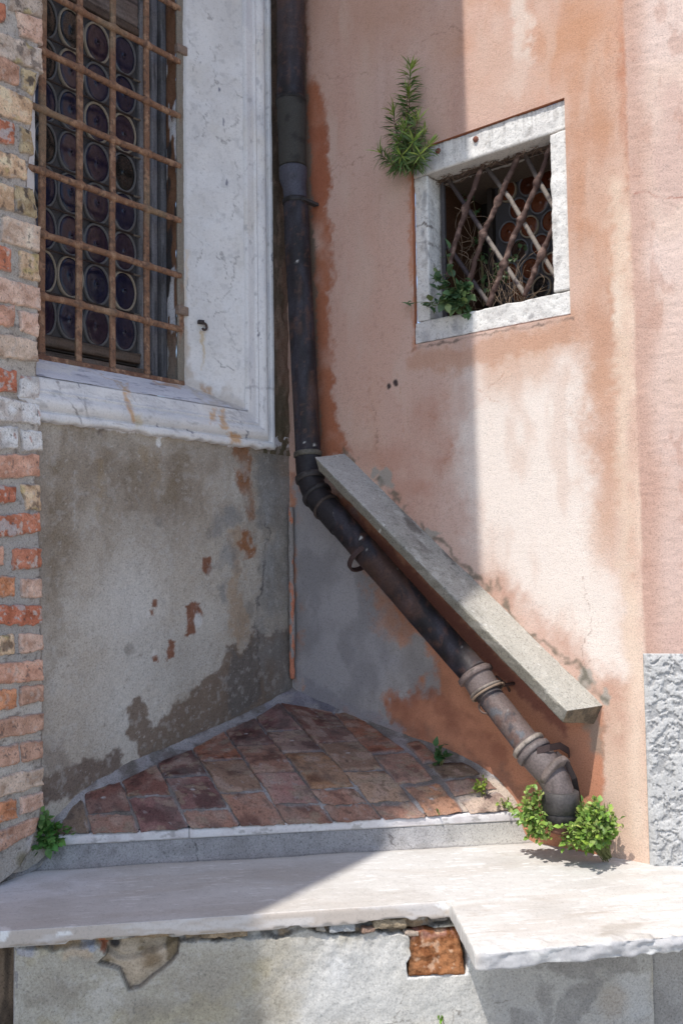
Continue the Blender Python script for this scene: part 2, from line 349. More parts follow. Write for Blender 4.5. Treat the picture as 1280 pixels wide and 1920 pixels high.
# relief
d = (fbm(s_*6, z_*6, 3, 1)-.5)*.005+(fbm(s_*110, z_*110, 3, 2)-.5)*.0011+mr*((fbm(s_*34+fbm(s_*9, z_*9, 2, 7)*3, z_*60, 4, 6, .7)-.5)*.0034)
hole_edge = np.maximum(np.maximum(HX0-s_, s_-HX1), np.maximum(HZ0-z_, z_-HZ1))
d -= mS*.0025+mG*.002
d *= sm(.0, .02, hole_edge)
V[:, 0] += nx*d; V[:, 1] += ny*d
Q = gridq(len(za), len(sa))
cs = s_[Q].mean(1); cz = z_[Q].mean(1)
Q = Q[~((cs > HX0) & (cs < HX1) & (cz > HZ0) & (cz < HZ1))]
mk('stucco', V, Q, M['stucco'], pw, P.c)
# edge of the stucco round the window opening
b = Bag()
for (a0, a1) in (((HX0, HZ1), (HX1, HZ1)), ((HX0, HZ0), (HX0, HZ1)), ((HX1, HZ0), (HX1, HZ1)), ((HX0, HZ0), (HX1, HZ0))):
    pp = densify([a0, a1], .006); n = len(pp)
    VV = np.concatenate([np.stack([pp[:, 0], np.full(n, yy), pp[:, 1]], 1) for yy in (0, .02)])
    cc = mix(np.tile((.46, .17, .08), (2*n, 1)), (.3, .13, .08), fbm(np.tile(np.arange(n), 2)*.15, VV[:, 1]*30, 3, 3))
    b.add(VV, gridq(2, n), cc)
b.make('stucco_edge', M['stucco'], pw)
# ---- stone window frame
# niche behind the frame
b = Bag()
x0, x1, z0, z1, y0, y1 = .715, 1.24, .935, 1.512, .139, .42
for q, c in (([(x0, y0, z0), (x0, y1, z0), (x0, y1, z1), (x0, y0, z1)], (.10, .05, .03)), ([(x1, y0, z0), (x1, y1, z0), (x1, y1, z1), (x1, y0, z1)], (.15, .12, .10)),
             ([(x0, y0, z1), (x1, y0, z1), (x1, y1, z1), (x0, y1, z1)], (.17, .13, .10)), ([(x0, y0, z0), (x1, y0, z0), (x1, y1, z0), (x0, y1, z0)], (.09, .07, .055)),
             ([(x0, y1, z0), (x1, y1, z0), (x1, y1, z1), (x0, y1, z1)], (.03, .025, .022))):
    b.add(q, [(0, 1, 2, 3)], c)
win = b.make('small_window', M['mortar'], pw, False)
def stonebox(name, x0, x1, y0, y1, z0, z1, parent, m='istria', amp=.004, vox=.0045, paint=None):
    bv, bq = box(((x0+x1)/2, (y0+y1)/2, (z0+z1)/2), A3((x1-x0)/2, 0, 0), A3(0, (y1-y0)/2, 0), A3(0, 0, (z1-z0)/2))
    v, n, q4, q3 = solid(bv, bq, vox)
    v = v+n*((fbm(v[:, 0]*18+v[:, 1]*11, v[:, 2]*18+v[:, 1]*9, 4, 2)-.5)*amp*2+(fbm(v[:, 0]*70+v[:, 1]*50, v[:, 2]*70, 3, 4)-.5)*amp*.8)[:, None]
    p = Paint(v, (.70, .685, .66), v[:, 0]+v[:, 1], v[:, 2])
    p.mot((.56, .54, .52), 9, .5, .8, .7, 3); p.mot((.34, .32, .30), 30, .62, .8, .6, 5); p.mot((.80, .78, .75), 14, .5, .7, .5, 7)
    if paint: paint(p)
    return mk(name, v, q4, M[m], parent, p.c, True, q3)
def plint(p):
    p.c = mix(p.c, (.60, .52, .43), sm(1.522, 1.508, p.b)*.6)
    p.poly([(770, 280), (830, 262), (850, 290), (800, 320), (770, 330)], (.50, .49, .50), 14, .6)
    for k in range(40):
        u_ = .66+random.random()*.64; p.c = mix(p.c, (.3, .29, .28), sm(.005, .001, np.abs(p.a-u_-.012))*sm(1.54, 1.62, p.b+random.random()*.04)*.35)
def pjamb(p):
    for cx, cy, rx, ry in ((794, 375, 5, 18), (797, 470, 4, 22), (792, 440, 4, 8)): p.ell(cx, cy, rx, ry, (.36, .35, .35), .8, .5)
    p.line([(776, 425), (798, 420), (815, 432), (838, 452)], (.13, .11, .10), 1.8, .9)
    p.line([(776, 458), (800, 453), (820, 462), (838, 475)], (.13, .11, .10), 1.8, .9)
    p.c = mix(p.c, (.55, .47, .38), sm(.06, .12, p.a-.72)*.5)
def psill(p):
    for cx, cy, rx, ry in ((852, 612, 6, 10), (995, 592, 6, 5), (800, 632, 8, 10), (960, 605, 4, 3)): p.ell(cx, cy, rx, ry, (.30, .29, .29), .8, .5)
    p.poly([(780, 610), (860, 600), (860, 640), (780, 650)], (.52, .51, .53), 16, .5)
stonebox('lintel', .657, 1.300, .010, .15, 1.512, 1.616, win, paint=plint)
stonebox('jamb', .658, .719, .012, .14, .945, 1.508, win, paint=pjamb)
stonebox('jamb', 1.236, 1.300, .010, .14, .948, 1.509, win)
stonebox('sill', .656, 1.301, .004, .18, .858, .940, win, paint=psill)
# rust fixing plugs on the lintel
for (px, py) in ((821, 283), (891, 261)):
    p0 = ony(px, py, .008); v, q, t = sweep([p0+A3(0, .012, 0), p0+A3(0, -.003, 0), p0+A3(0, -.006, 0)], [.011, .011, .006], 10); mk('fixing_plug', v, q, M['rust'], win, np.tile((.20, .075, .05), (len(v), 1)), True, t)
# ---- leaded roundels behind the lattice
def roundels(cells, axis_u, axis_n, came_c, parent, gname, wobble=.0):
    """cells: (centre, half width, half height, colour)"""
    G = Bag(); L = Bag(); k = 28
    th = np.linspace(0, 2*np.pi, k, endpoint=False)
    up = A3(0, 0, 1)
    for (c, rw, rh, colr) in cells:
        c = np.asarray(c, float); rr = np.array([.04, .12, .18, .3, .42, .52, .66, .8, .92, 1.]); hh = np.array([.0065, .006, .0035, .0040, .0032, .0036, .003, .0032, .002, 0])
        ox, oz = (random.random()-.5)*.15, (random.random()-.5)*.15
        rng = []
        for r, h in zip(rr, hh):
            f = 1-r; h2 = h+.0005*np.sin(th*2+random.random()*6)*f
            rng.append(c+axis_u*((np.cos(th)*r+ox*f)*rw)[:, None]+up*((np.sin(th)*r+oz*f)*rh)[:, None]+axis_n*h2[:, None])
        V = np.concatenate(rng); cc = np.tile(np.asarray(colr, float), (len(V), 1))*(.85+.3*np.random.RandomState(int(abs(c[2])*1e4) % 9999).rand(len(V), 1))
        G.add(V, gridq(len(rr), k, 0, True), cc, [(0, j, (j+1) % k) for j in range(1, k-1)])
        n2 = np.linspace(0, 2*np.pi, 7)[:-1]
        # rim: flat ring of lead
        rin = []
        for r, h in ((.97, .001), (.99, .0065), (1.07, .007), (1.12, .003), (1.13, -.004)):
            rin.append(c+axis_u*(np.cos(th)*r*rw)[:, None]+up*(np.sin(th)*r*rh)[:, None]+axis_n*h)
        V = np.concatenate(rin); cv = np.array([came_c, (.30, .25, .19), (.2, .2, .22)][random.choice((0, 0, 0, 1))])
        L.add(V, gridq(5, k, 0, True), cv)
    return G, L
cells = []
for i in range(8):
    for j in range(8):
        cx = .742+.092*i+(.046 if j % 2 else 0); cz = .985+.083*j
        if cx > 1.22 or cz > 1.50 or cx < .885: continue
        cells.append(((cx-.02, .30, cz), .037, .040, random.choice([(.10, .026, .010), (.08, .020, .009), (.115, .032, .012), (.03, .014, .010), (.012, .01, .011), (.06, .018, .010)])))
G, L = roundels(cells, A3(1, 0, 0), A3(0, -1, 0), (.15, .15, .165), win, 'g')
lead = Bag(); lead.add([(.842, .306, z0), (x1, .306, z0), (x1, .306, z1), (.842, .306, z1)], [(0, 1, 2, 3)], (.055, .05, .055)); vv_, qq_ = box((.835, .30, 1.22), A3(.011, 0, 0), A3(0, .02, 0), A3(0, 0, .285)); lead.add(vv_, qq_, (.03, .022, .018))
lead.make('lead_sheet', M['lead'], win, False); L.make('lead_came', M['lead'], win); G.make('roundel_glass', M['glass'], win)
# ---- wrought lattice
lat = win
YB = .085
down = [((826, 292), (842, 340), (983, 552)), ((840, 462), (915, 569)), ((900, 300), (955, 372), (1046, 528)), ((974, 270), (1004, 330), (1042, 396))]
upb = [((905, 305), (873, 391), (847, 470), (838, 520)), ((976, 280), (932, 378), (904, 440), (885, 510), (868, 560)), ((1034, 270), (1003, 352), (975, 413), (942, 498), (915, 574)), ((1050, 395), (1013, 479), (983, 556))]
for i, l in enumerate(down):
    pts = densify([ony(*p, YB+.004) for p in l], .006); n = len(pts)
    rr = .0088+.0015*(fbm(np.arange(n)*.3, np.zeros(n)+i*5, 3, 2)-.5)
    v, q, t = sweep(pts, rr, 10); pr = project(v)[0]
    c = mix(np.tile((.05, .038, .042), (len(v), 1)), (.22, .19, .165), sm(890, 930, pr+(fbm(v[:, 0]*30, v[:, 2]*30, 3, 4)-.5)*60)*sm(.35, .55, fbm(v[:, 0]*60, v[:, 2]*60, 3, 6)+.1))  # bars painted paler where the sun reaches, dark to the left
    c = mix(c, (.05, .036, .032), sm(1.40, 1.43, v[:, 2])*.85)  # lintel's shadow painted onto the upper ends
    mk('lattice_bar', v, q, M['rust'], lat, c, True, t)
for i, l in enumerate(upb):
    pts = densify([ony(*p, YB-.008) for p in l], .005); n = len(pts)
    pts[:, 0] += (fbm(np.arange(n)*.12, np.zeros(n)+i*3, 3, 5)-.5)*.012
    rr = .0098+.006*(fbm(np.arange(n)*.35, np.zeros(n)+i*7, 3, 1)-.5)
    px, py = project(pts)
    for (cx, cy) in ((932, 376), (904, 440), (975, 413), (942, 497), (1012, 478), (873, 391), (1003, 345)): rr = rr+.0065*np.exp(-((px-cx)**2+(py-cy)**2)/70)
    v, q, t = sweep(pts, rr, 12); v = v+(fbm(v[:, 0]*90, v[:, 2]*90+v[:, 1]*60, 3, 3)-.5)[:, None]*.004
    c = mix(np.tile((.085, .05, .042), (len(v), 1)), (.22, .145, .12), sm(.5, .75, fbm(v[:, 0]*50, v[:, 2]*50, 3, 9)))
    mk('lattice_bar', v, q, M['rust'], lat, c, True, t)
v, q = box(((.728+.738)/2, .10, 1.22), A3(.008, 0, 0), A3(0, .006, 0), A3(0, 0, .29)); mk('lattice_frame', v, q, M['rust'], lat, np.tile((.07, .065, .07), (8, 1)), False)
v, q = box((.98, .08, .943), A3(.26, 0, 0), A3(0, .03, 0), A3(0, 0, .004)); mk('lattice_rail', v, q, M['rust'], lat, np.tile((.17, .13, .115), (8, 1)), False)
v, q = box((.98, .10, 1.507), A3(.26, 0, 0), A3(0, .012, 0), A3(0, 0, .006)); mk('lattice_rail', v, q, M['rust'], lat, np.tile((.10, .07, .055), (8, 1)), False)
# ---- sloping stone coping set into the wall
cv = np.array([(.300, .03, .472), (.289, -.17, .436), (.296, -.158, .384), (.303, .03, .40), (1.385, .03, -.462), (1.332, -.17, -.463), (1.309, -.155, -.503), (1.352, .03, -.53)])
cq = [(0, 1, 2, 3), (7, 6, 5, 4), (0, 4, 5, 1), (1, 5, 6, 2), (2, 6, 7, 3), (3, 7, 4, 0)]
bx, bq_ = box((0, 0, 0), A3(.71, 0, 0), A3(0, .10, 0), A3(0, 0, .030))
w_, n0, q4, q3 = solid(bx, bq_, .0042)
ta, tb, tc_ = np.clip((w_[:, 0]+.71)/1.42, 0, 1)[:, None], np.clip((w_[:, 1]+.10)/.20, 0, 1)[:, None], np.clip((w_[:, 2]+.03)/.06, 0, 1)[:, None]
# corners: cv 0 top back, 1 top front, 2 bottom front, 3 bottom back (left), 4..7 right
v = (1-ta)*(tb*(tc_*cv[0]+(1-tc_)*cv[3])+(1-tb)*(tc_*cv[1]+(1-tc_)*cv[2]))+ta*(tb*(tc_*cv[4]+(1-tc_)*cv[7])+(1-tb)*(tc_*cv[5]+(1-tc_)*cv[6]))
ex_, ez_ = A3(.76, 0, -.65), A3(.60, -.2, .73); n = n0[:, :1]*ex_+n0[:, 1:2]*A3(0, 1, 0)+n0[:, 2:3]*ez_
along = (v[:, 0]-.3)*.76-(v[:, 2]-.45)*.65
v = v+n*((fbm(along*11, v[:, 1]*14+w_[:, 2]*9, 4, 3)-.5)*.006+(fbm(along*110, v[:, 1]*110+w_[:, 2]*90, 3, 5)-.5)*.003)[:, None]
edge = sm(-.085, -.10, w_[:, 1])*sm(.018, .03, w_[:, 2])*sm(.5, .68, fbm(along*22, along*0, 4, 9)); v = v-n*(edge*.011)[:, None]
p = Paint(v, (.37, .35, .315), along, v[:, 1])
p.mot((.28, .265, .235), 12, .45, .75, .8, 2); p.mot((.50, .48, .44), 35, .6, .75, .6, 4); p.mot((.20, .19, .165), 60, .62, .75, .6, 6)
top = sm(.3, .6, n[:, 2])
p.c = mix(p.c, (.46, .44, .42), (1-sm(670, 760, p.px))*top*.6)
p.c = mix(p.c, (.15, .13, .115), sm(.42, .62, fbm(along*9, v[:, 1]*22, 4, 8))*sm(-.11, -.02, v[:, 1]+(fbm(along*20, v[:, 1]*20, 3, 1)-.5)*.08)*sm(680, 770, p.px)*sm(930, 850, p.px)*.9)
p.c = mix(p.c, (.52, .49, .42), top*sm(860, 930, p.px)*.55)  # sunlit run of the top painted paler
p.c = mix(p.c, (.215, .20, .165), (1-top)*(.55+.4*sm(.3, .6, fbm(along*5, v[:, 2]*30, 3, 3))))  # front face painted darker for its shade
for k in range(60):
    a0 = random.random()*1.42; y0 = -.17*random.random()
    p.c = mix(p.c, (.62, .60, .56), sm(1.4, .5, np.hypot(along-a0, v[:, 1]-y0)/(.0015+.004*random.random()**3))*.7)
endf = sm(.4, .8, n0[:, 0]); p.c = mix(p.c, mix(np.tile((.20, .15, .10), (len(v), 1)), (.11, .085, .06), sm(.4, .6, fbm(v[:, 1]*40, v[:, 2]*40, 4, 3))), endf*.9)
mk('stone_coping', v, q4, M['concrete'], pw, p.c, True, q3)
# ---- rough cast plinth round the corner
sa2 = np.concatenate([axis(S1+SA*.55, 1.80, .0024), axis(1.804, 2.5, .004), axis(2.53, 3.4, .08)]); za2 = axis(-1.02, -.285, .0024)
Sg, Zg = np.meshgrid(sa2, za2); s_, z_ = Sg.ravel(), Zg.ravel(); x, y, nx, ny = wallpos(s_)
w1 = fbm(s_*22, z_*22, 2, 12)*1.6
h = fbm(s_*66+w1, z_*74+w1*1.3, 4, 3); h = sm(.42, .52, h)*.0052+(fbm(s_*150, z_*150, 3, 5)-.5)*.004
h = h*sm(2.5, 2.4, s_); ed = np.minimum(s_-sa2[0], -.285-z_); off = np.where(ed < .002, -.004, .010+h*sm(.0, .02, ed))
V = np.stack([x+nx*off, y+ny*off, z_], 1)
c = mix(np.tile((.50, .495, .485), (len(V), 1)), (.38, .375, .365), sm(.45, .7, fbm(s_*12, z_*12, 4, 8))*.5); c = mix(c, (.24, .24, .245), sm(.0016, .0, h)*.6*sm(2.5, 2.4, s_))  # gaps between the lumps painted dark, as shaded hollows
mk('rough_plinth', V, gridq(len(za2), len(sa2)), M['rough'], pw, c)
# ================================================================== CHURCH WALL (left)
cw = thing('church_wall', 'white and grey plastered church wall with a barred roundel window and moulded sill', 'wall', (0, -.6, GZ))
Y0, Z0, WM = -.262, .640, .145
ya = axis(-1.46, .02, .0042); za = axis(-1.02, .56, .0042)
Yg, Zg = np.meshgrid(ya, za); y_, z_ = Yg.ravel(), Zg.ravel()
V = np.stack([np.zeros_like(y_), y_, z_], 1)
P = Paint(V, (.425, .372, .315), y_, z_)
brn = (.20, .155, .115); dk = (.15, .135, .12)
P.mot((.49, .45, .40), 6, .4, .75, .7, 2); P.mot((.33, .285, .235), 10, .5, .85, .6, 4, 3); P.mot((.28, .24, .20), 26, .6, .85, .45, 6)
# upper band: brown-grey run-off below the sill
P.poly([(60, 770), (560, 830), (560, 960), (420, 960), (330, 1040), (200, 1010), (60, 1100)], (.22, .17, .125), 70, .8, 1.4, 6, .12, .6, 3)
for (xx, y0, y1, w, a) in ((120, 800, 1180, 22, .6), (160, 790, 1010, 14, .6), (200, 820, 1080, 12, .5), (250, 830, 960, 22, .5), (330, 840, 960, 26, .6), (360, 850, 930, 16, .6), (100, 900, 1300, 18, .5)):
    P.poly([(xx-w*.6, y0), (xx+w*.6, y0), (xx+w*.9, (y0+y1)/2), (xx, y1), (xx-w*.9, (y0+y1)/2)], (.20, .15, .10), 18, min(1, a*1.3), 1.2, 12, .2, .6, 5)
for (xx, y0, y1, w, a) in ((185, 860, 1000, 7, .5), (275, 835, 900, 10, .5), (290, 850, 960, 7, .4)):
    P.poly([(xx-w, y0), (xx+w, y0), (xx, y1)], (.27, .19, .105), 6, a, .6)
P.poly([(180, 800), (215, 805), (210, 818), (178, 815)], (.12, .10, .09), 4, .7, .8)
P.ell(250, 1140, 55, 90, (.54, .51, .475), .8, .9); P.ell(235, 1330, 60, 90, (.52, .49, .45), .6, .9); P.ell(330, 1230, 80, 60, (.42, .395, .365), .5, .6)
# damp patches at the foot
P.poly([(238, 1325), (262, 1308), (280, 1325), (286, 1360), (300, 1352), (330, 1320), (380, 1280), (410, 1255), (425, 1205), (440, 1205), (452, 1225), (480, 1170), (500, 1200), (545, 1180), (560, 1310), (480, 1340), (400, 1375), (330, 1400), (260, 1440), (262, 1400), (238, 1375)], (.165, .118, .088), 3, .9, .55)
P.poly([(428, 1210), (452, 1230), (480, 1190), (484, 1320), (440, 1345), (426, 1280)], (.135, .12, .11), 6, .75, .5)
P.poly([(70, 1470), (130, 1430), (160, 1415), (190, 1425), (225, 1405), (235, 1440), (160, 1480), (70, 1520)], (.145, .105, .085), 4, .9, .7)
P.poly([(80, 1400), (120, 1380), (140, 1440), (80, 1500)], (.2, .155, .125), 10, .6, 1.)
for pts in ([(350, 1135), (362, 1128), (378, 1130), (380, 1155), (368, 1150), (366, 1190), (346, 1194), (352, 1170)], [(383, 1045), (395, 1042), (400, 1066), (392, 1078), (382, 1068)], [(318, 1200), (330, 1202), (330, 1230), (314, 1238)], [(288, 1125), (294, 1124), (295, 1138), (287, 1138)], [(286, 1233), (299, 1230), (300, 1242), (288, 1244)], [(280, 1145), (290, 1142), (288, 1154), (281, 1152)]):
    P.poly(pts, (.20, .085, .05), 1.8, .95, .12)
P.ell(372, 1163, 7, 15, (.55, .53, .51), .9, .3, .2); P.ell(279, 1153, 5, 6, (.6, .56, .52), .9, .3, .2); P.ell(293, 1226, 7, 6, (.56, .52, .48), .9, .3, .2)
for (cx, cy, rx, ry) in ((244, 1214, 7, 11), (297, 980, 9, 10), (391, 1000, 6, 12), (450, 1165, 8, 14), (468, 1145, 10, 18)): P.ell(cx, cy, rx, ry, (.21, .185, .16), .6, .4, .3)
# rust run-off and flaking grey by the corner
P.poly([(436, 840), (472, 845), (470, 920), (474, 970), (462, 975), (452, 930), (440, 910)], (.24, .105, .05), 6, .95, .8, 14, .05, .45, 3)
P.poly([(455, 990), (474, 990), (476, 1045), (464, 1050), (450, 1020)], (.26, .11, .05), 5, .95, .7, 16, .05, .45, 3)
P.poly([(430, 1000), (455, 990), (452, 1120), (470, 1180), (445, 1215), (435, 1130)], (.36, .26, .18), 8, .8, .8)
P.poly([(478, 850), (560, 850), (560, 1310), (500, 1310), (482, 1240), (484, 1000)], (.20, .19, .18), 8, .75, 1., 9, .2, .55, 5)
P.poly([(500, 880), (545, 900), (545, 1160), (500, 1160)], (.30, .29, .28), 10, .8, 1.6, 14, .4, .6, 9)
P.mot((.52, .49, .46), 110, .74, .84, .5, 9); P.mot((.20, .17, .145), 70, .70, .84, .4, 11); P.mot((.42, .39, .36), 45, .6, .75, .35, 13)
for (cx, cy, rx, ry) in ((420, 980, 22, 20), (428, 1040, 20, 26), (415, 960, 12, 14), (420, 1110, 10, 20)): P.ell(cx, cy, rx, ry, (.22, .215, .21), .6, .5, 1.2)
P.line([(483, 1320), (485, 1240), (484, 1130), (500, 1050), (498, 980)], (.09, .08, .08), 1.6, .7, .3)
for pts in ([(140, 880), (142, 990)], [(440, 900), (420, 930), (398, 960)]): P.line(pts, (.45, .43, .4), 1.2, .5, .1)
P.line([(556, 1290), (551, 1150), (549, 960)], (.10, .09, .085), 2.6, .6, .2)
# paint drip edge right under the moulding
P.poly([(60, 760), (540, 800), (540, 838), (480, 836), (440, 838), (400, 830), (370, 818), (350, 824), (320, 818), (300, 822), (290, 812), (240, 812), (200, 806), (160, 798), (110, 790), (60, 786)], (.64, .63, .65), 1.5, 1., .06)
P.ell(298, 829, 5, 9, (.7, .69, .68), 1., .2, .1)
d = (fbm(y_*9, z_*9, 4, 1)-.5)*.012+(fbm(y_*50, z_*50, 3, 2)-.5)*.003
d += .012*sm(-.66, -.60, -z_)*0
V[:, 0] += d-.003
mk('plaster_base', V, gridq(len(za), len(ya)), M['plaster'], cw, P.c)
# strip of bare wall between moulding and pipe
ya2 = axis(-.16, .03, .006); za2 = np.concatenate([axis(.48, 2.56, .006), axis(2.62, 4.6, .2)])
Yg, Zg = np.meshgrid(ya2, za2); y_, z_ = Yg.ravel(), Zg.ravel()
c = mix(np.tile((.27, .185, .14), (len(y_), 1)), (.18, .14, .105), sm(.4, .6, fbm(y_*20, z_*8, 4, 2))); c = mix(c, (.30, .22, .17), sm(.55, .7, fbm(y_*40, z_*20, 4, 5)))
c = mix(c, (.10, .10, .06), sm(.9, .5, z_)*.6)
mk('bare_brickwork', np.stack([-.002+(fbm(y_*40, z_*25, 4, 3)-.5)*.016, y_, z_], 1), gridq(len(za2), len(ya2)), M['mortar'], cw, c)
# ---- moulding round the window: sill run mitred into the right hand upright
prof = [(-.004, .002), (0, .012), (.004, .016), (.042, .019), (.046, .026), (.050, .0265), (.054, .022), (.060, .028), (.068, .035), (.078, .039), (.088, .0385), (.098, .034), (.106, .026), (.110, .018), (.114, .017), (.117, .020), (.119, .030), (.123, .032), (.136, .0315), (.142, .028), (.145, .02), (.145, -.02)]
prof = densify([(w, h, 0) for w, h in prof], .0035)[:, :2]
pb = axis(-1.46, 0, .005); nb = len(pb)
rows = []
tl = np.linspace(0, 1, 262)
for t in tl: rows.append(np.stack([prof[:, 1], -1.46+(Y0+prof[:, 0]+1.46)*t, Z0-prof[:, 0]], 1))
zt = np.concatenate([np.linspace(0, 1.93, 380)[1:], np.linspace(2.0, 3.9, 12)])
for t in zt: rows.append(np.stack([prof[:, 1], Y0+prof[:, 0], Z0-prof[:, 0]*max(0, 1-t/.3)+t], 1))
V = np.concatenate(rows); nrw, ncl = len(rows), len(prof)
sl = np.repeat(np.concatenate([tl*1.2, 1.2+zt]), ncl); wl = np.tile(prof[:, 0], nrw)
P = Paint(V, (.70, .685, .68), sl, wl)
P.mot((.56, .56, .585), 7, .45, .75, .7, 3, 12); P.mot((.62, .58, .53), 5, .55, .8, .6, 6, 14); P.mot((.36, .35, .36), 30, .66, .78, .55, 5, 70)
for pts in ([(232, 735), (244, 735), (246, 768), (250, 775), (256, 790), (248, 792), (238, 765)], [(412, 765), (422, 765), (424, 790), (432, 800), (420, 802), (412, 790)], [(430, 806), (448, 812), (452, 828), (434, 830)], [(394, 765), (402, 766), (404, 790), (396, 790)]):
    P.poly(pts, (.56, .30, .10), 3.5, .75, .35)
P.poly([(250, 775), (265, 778), (268, 800), (256, 800)], (.58, .50, .36), 5, .7, .3)
for pts in ([(108, 715), (118, 745), (140, 760), (150, 785), (158, 800)], [(162, 748), (164, 785)]): P.line(pts, (.27, .25, .25), 1.8, .85, .15)
for pts in ([(147, 716), (147, 724)], [(145, 742), (152, 750)], [(461, 826), (465, 812), (462, 806)], [(293, 792), (293, 800)], [(485, 605), (484, 632), (487, 612)], [(506, 850), (507, 866)], [(512, 470), (511, 520)], [(445, 770), (452, 788)], [(350, 806), (364, 810)]): P.line(pts, (.12, .12, .16), 1.3, .85, .05)
P.line([(462, 727), (525, 727)], (.42, .41, .42), 1.4, .8, .05)
for k in range(70):
    x0 = 80+random.random()*380; yy = 712+(x0-75)*.17+random.random()*26; P.line([(x0, yy), (x0+20+random.random()*40, yy+5+random.random()*6)], (.47, .46, .47), .9, .6, .2)
for k in range(14):
    x0 = 482+random.random()*24; yy = random.random()*700; P.line([(x0, yy), (x0+1, yy+6+random.random()*10)], (.3, .3, .34), .9, .6, .1)
n_d = (fbm(sl*9, wl*30, 4, 2)-.5)*.004+(fbm(sl*60, wl*120, 3, 4)-.5)*.0016
V[:, 0] += n_d; V[:, 2] += (fbm(sl*24, wl*6, 4, 6)-.5)*.022*sm(.12, .145, wl)*(sl < 1.18)
mk('window_moulding', V, gridq(nrw, ncl), M['white'], cw, P.c)
# ---- weathered slope of the sill and splayed jambs
def splay(name, a, b_, z0, z1, step=.0045, paint=None, zc=2.56):
    a = np.asarray(a, float); b_ = np.asarray(b_, float); L = np.linalg.norm(b_-a); t = axis(0, L, step)
    zz = axis(z0, min(z1, zc), step)
    if z1 > zc: zz = np.concatenate([zz, axis(zc+.1, z1, .3)])
    tg, zg = np.meshgrid(t, zz); t_, q_ = tg.ravel(), zg.ravel()
    d = (b_-a)/L; nr = A3(-d[1], d[0], 0); nr = nr if nr[0] > 0 else -nr
    V = a[None]+d[None]*t_[:, None]; V[:, 2] = q_
    V = V+nr[None]*((fbm(t_*10, q_*10, 4, 3)-.5)*.006+(fbm(t_*45, q_*45, 3, 6)-.5)*.0022)[:, None]
    p = Paint(V, (.69, .67, .655), t_, q_)
    if paint: paint(p)
    return mk(name, V, gridq(len(zz), len(t)), M['white'], cw, p.c)
def ppanel(p):
    p.mot((.59, .575, .57), 5, .4, .7, .7, 3); p.mot((.54, .52, .50), 60, .58, .75, .5, 12); p.mot((.5, .47, .43), 3, .55, .8, .35, 14, 1); p.mot((.60, .57, .53), 9, .5, .8, .5, 5); p.mot((.70, .695, .70), 12, .5, .75, .5, 7); p.mot((.45, .44, .44), 34, .64, .78, .5, 8)
    p.c = mix(p.c, (.50, .49, .48), sm(.235, .245, p.a)*.8)      # dull edge next to the iron frame
    p.poly([(336, 560), (352, 560), (356, 640), (350, 700), (340, 720), (334, 720)], (.42, .33, .24), 8, .6, 1.)
    p.poly([(346, 470), (352, 470), (352, 560), (347, 560)], (.58, .44, .30), 4, .6, .3)
    p.poly([(376, 620), (382, 620), (384, 660), (381, 690), (379, 660)], (.50, .38, .22), 3, .8, .2)
    p.poly([(350, 700), (400, 720), (460, 760), (460, 780), (340, 730)], (.52, .47, .42), 10, .7, 1.)
    p.poly([(375, 722), (398, 724), (402, 742), (380, 735)], (.40, .24, .13), 5, .7, .6)
    for pts in ([(404, 86), (410, 100), (403, 120), (401, 148), (398, 165), (392, 200), (384, 220), (370, 255)], [(400, 156), (428, 160), (444, 150)], [(430, 158), (455, 178)], [(380, 4), (394, 20), (396, 32)], [(455, 10), (452, 40), (443, 60)], [(440, 480), (430, 540), (410, 570), (395, 590)], [(455, 560), (440, 570), (420, 582), (400, 582)], [(405, 470), (420, 500), (415, 520)], [(370, 540), (400, 560)], [(350, 520), (362, 545), (372, 560)], [(436, 300), (442, 360), (436, 420)], [(395, 250), (420, 270), (440, 262)], [(360, 430), (372, 460), (366, 500)], [(425, 600), (435, 640), (452, 660)], [(390, 640), (410, 680), (440, 700)], [(448, 210), (440, 240), (428, 250)], [(352, 80), (365, 100), (362, 130)]):
        p.line(pts, (.31, .295, .29), 1.15, .85, .5)
    for (cx, cy, rx, ry) in ((411, 168, 2, 4), (419, 229, 2, 8), (425, 342, 2, 6)): p.ell(cx, cy, rx, ry, (.12, .12, .17), .9, .3, .1)
    for k in range(60):
        p.ell(350+random.random()*105, random.random()*700, 1.+random.random(), .8+random.random(), (.33, .32, .33), .6, .4, .1)
splay('splayed_jamb', (.001, Y0-.001, 0), (-.125, -.505, 0), .60, 4.6, paint=ppanel)
splay('splayed_jamb', (-.125, -1.155, 0), (.001, -1.40, 0), .60, 4.6, .008, paint=lambda p: p.mot((.58, .57, .58), 5, .4, .7, .7, 3))
# sloping sill top
yy = axis(-1.46, -.25, .0045); tt = axis(0, .175, .0045); Yg, Tg = np.meshgrid(yy, tt); y_, t_ = Yg.ravel(), Tg.ravel()
x_ = .016-t_*.85; z_ = Z0+.001+t_*.60
V = np.stack([x_, y_, z_], 1); h = (fbm(y_*12, t_*30, 4, 4)-.5)*.006; V[:, 2] += h; 
P = Paint(V, (.66, .655, .69), y_, t_)
P.mot((.55, .545, .59), 5, .4, .7, .6, 2, 30); P.mot((.25, .25, .31), 14, .62, .76, .8, 6, 110)
P.poly([(340, 725), (400, 725), (465, 770), (450, 778), (420, 760)], (.55, .50, .44), 6, .8, .8)
P.poly([(300, 712), (345, 722), (330, 730), (290, 720)], (.46, .27, .14), 4, .7, .8)
P.poly([(232, 725), (240, 722), (246, 738), (234, 738)], (.56, .34, .14), 3, .7, .3)
P.line([(150, 685), (200, 710), (236, 728)], (.50, .40, .30), 1.6, .8, .1); P.line([(330, 720), (400, 745), (450, 772)], (.42, .39, .36), 1.8, .8, .1)
P.poly([(60, 672), (100, 680), (150, 690), (145, 698), (60, 690)], (.72, .70, .68), 3, .8, .5)
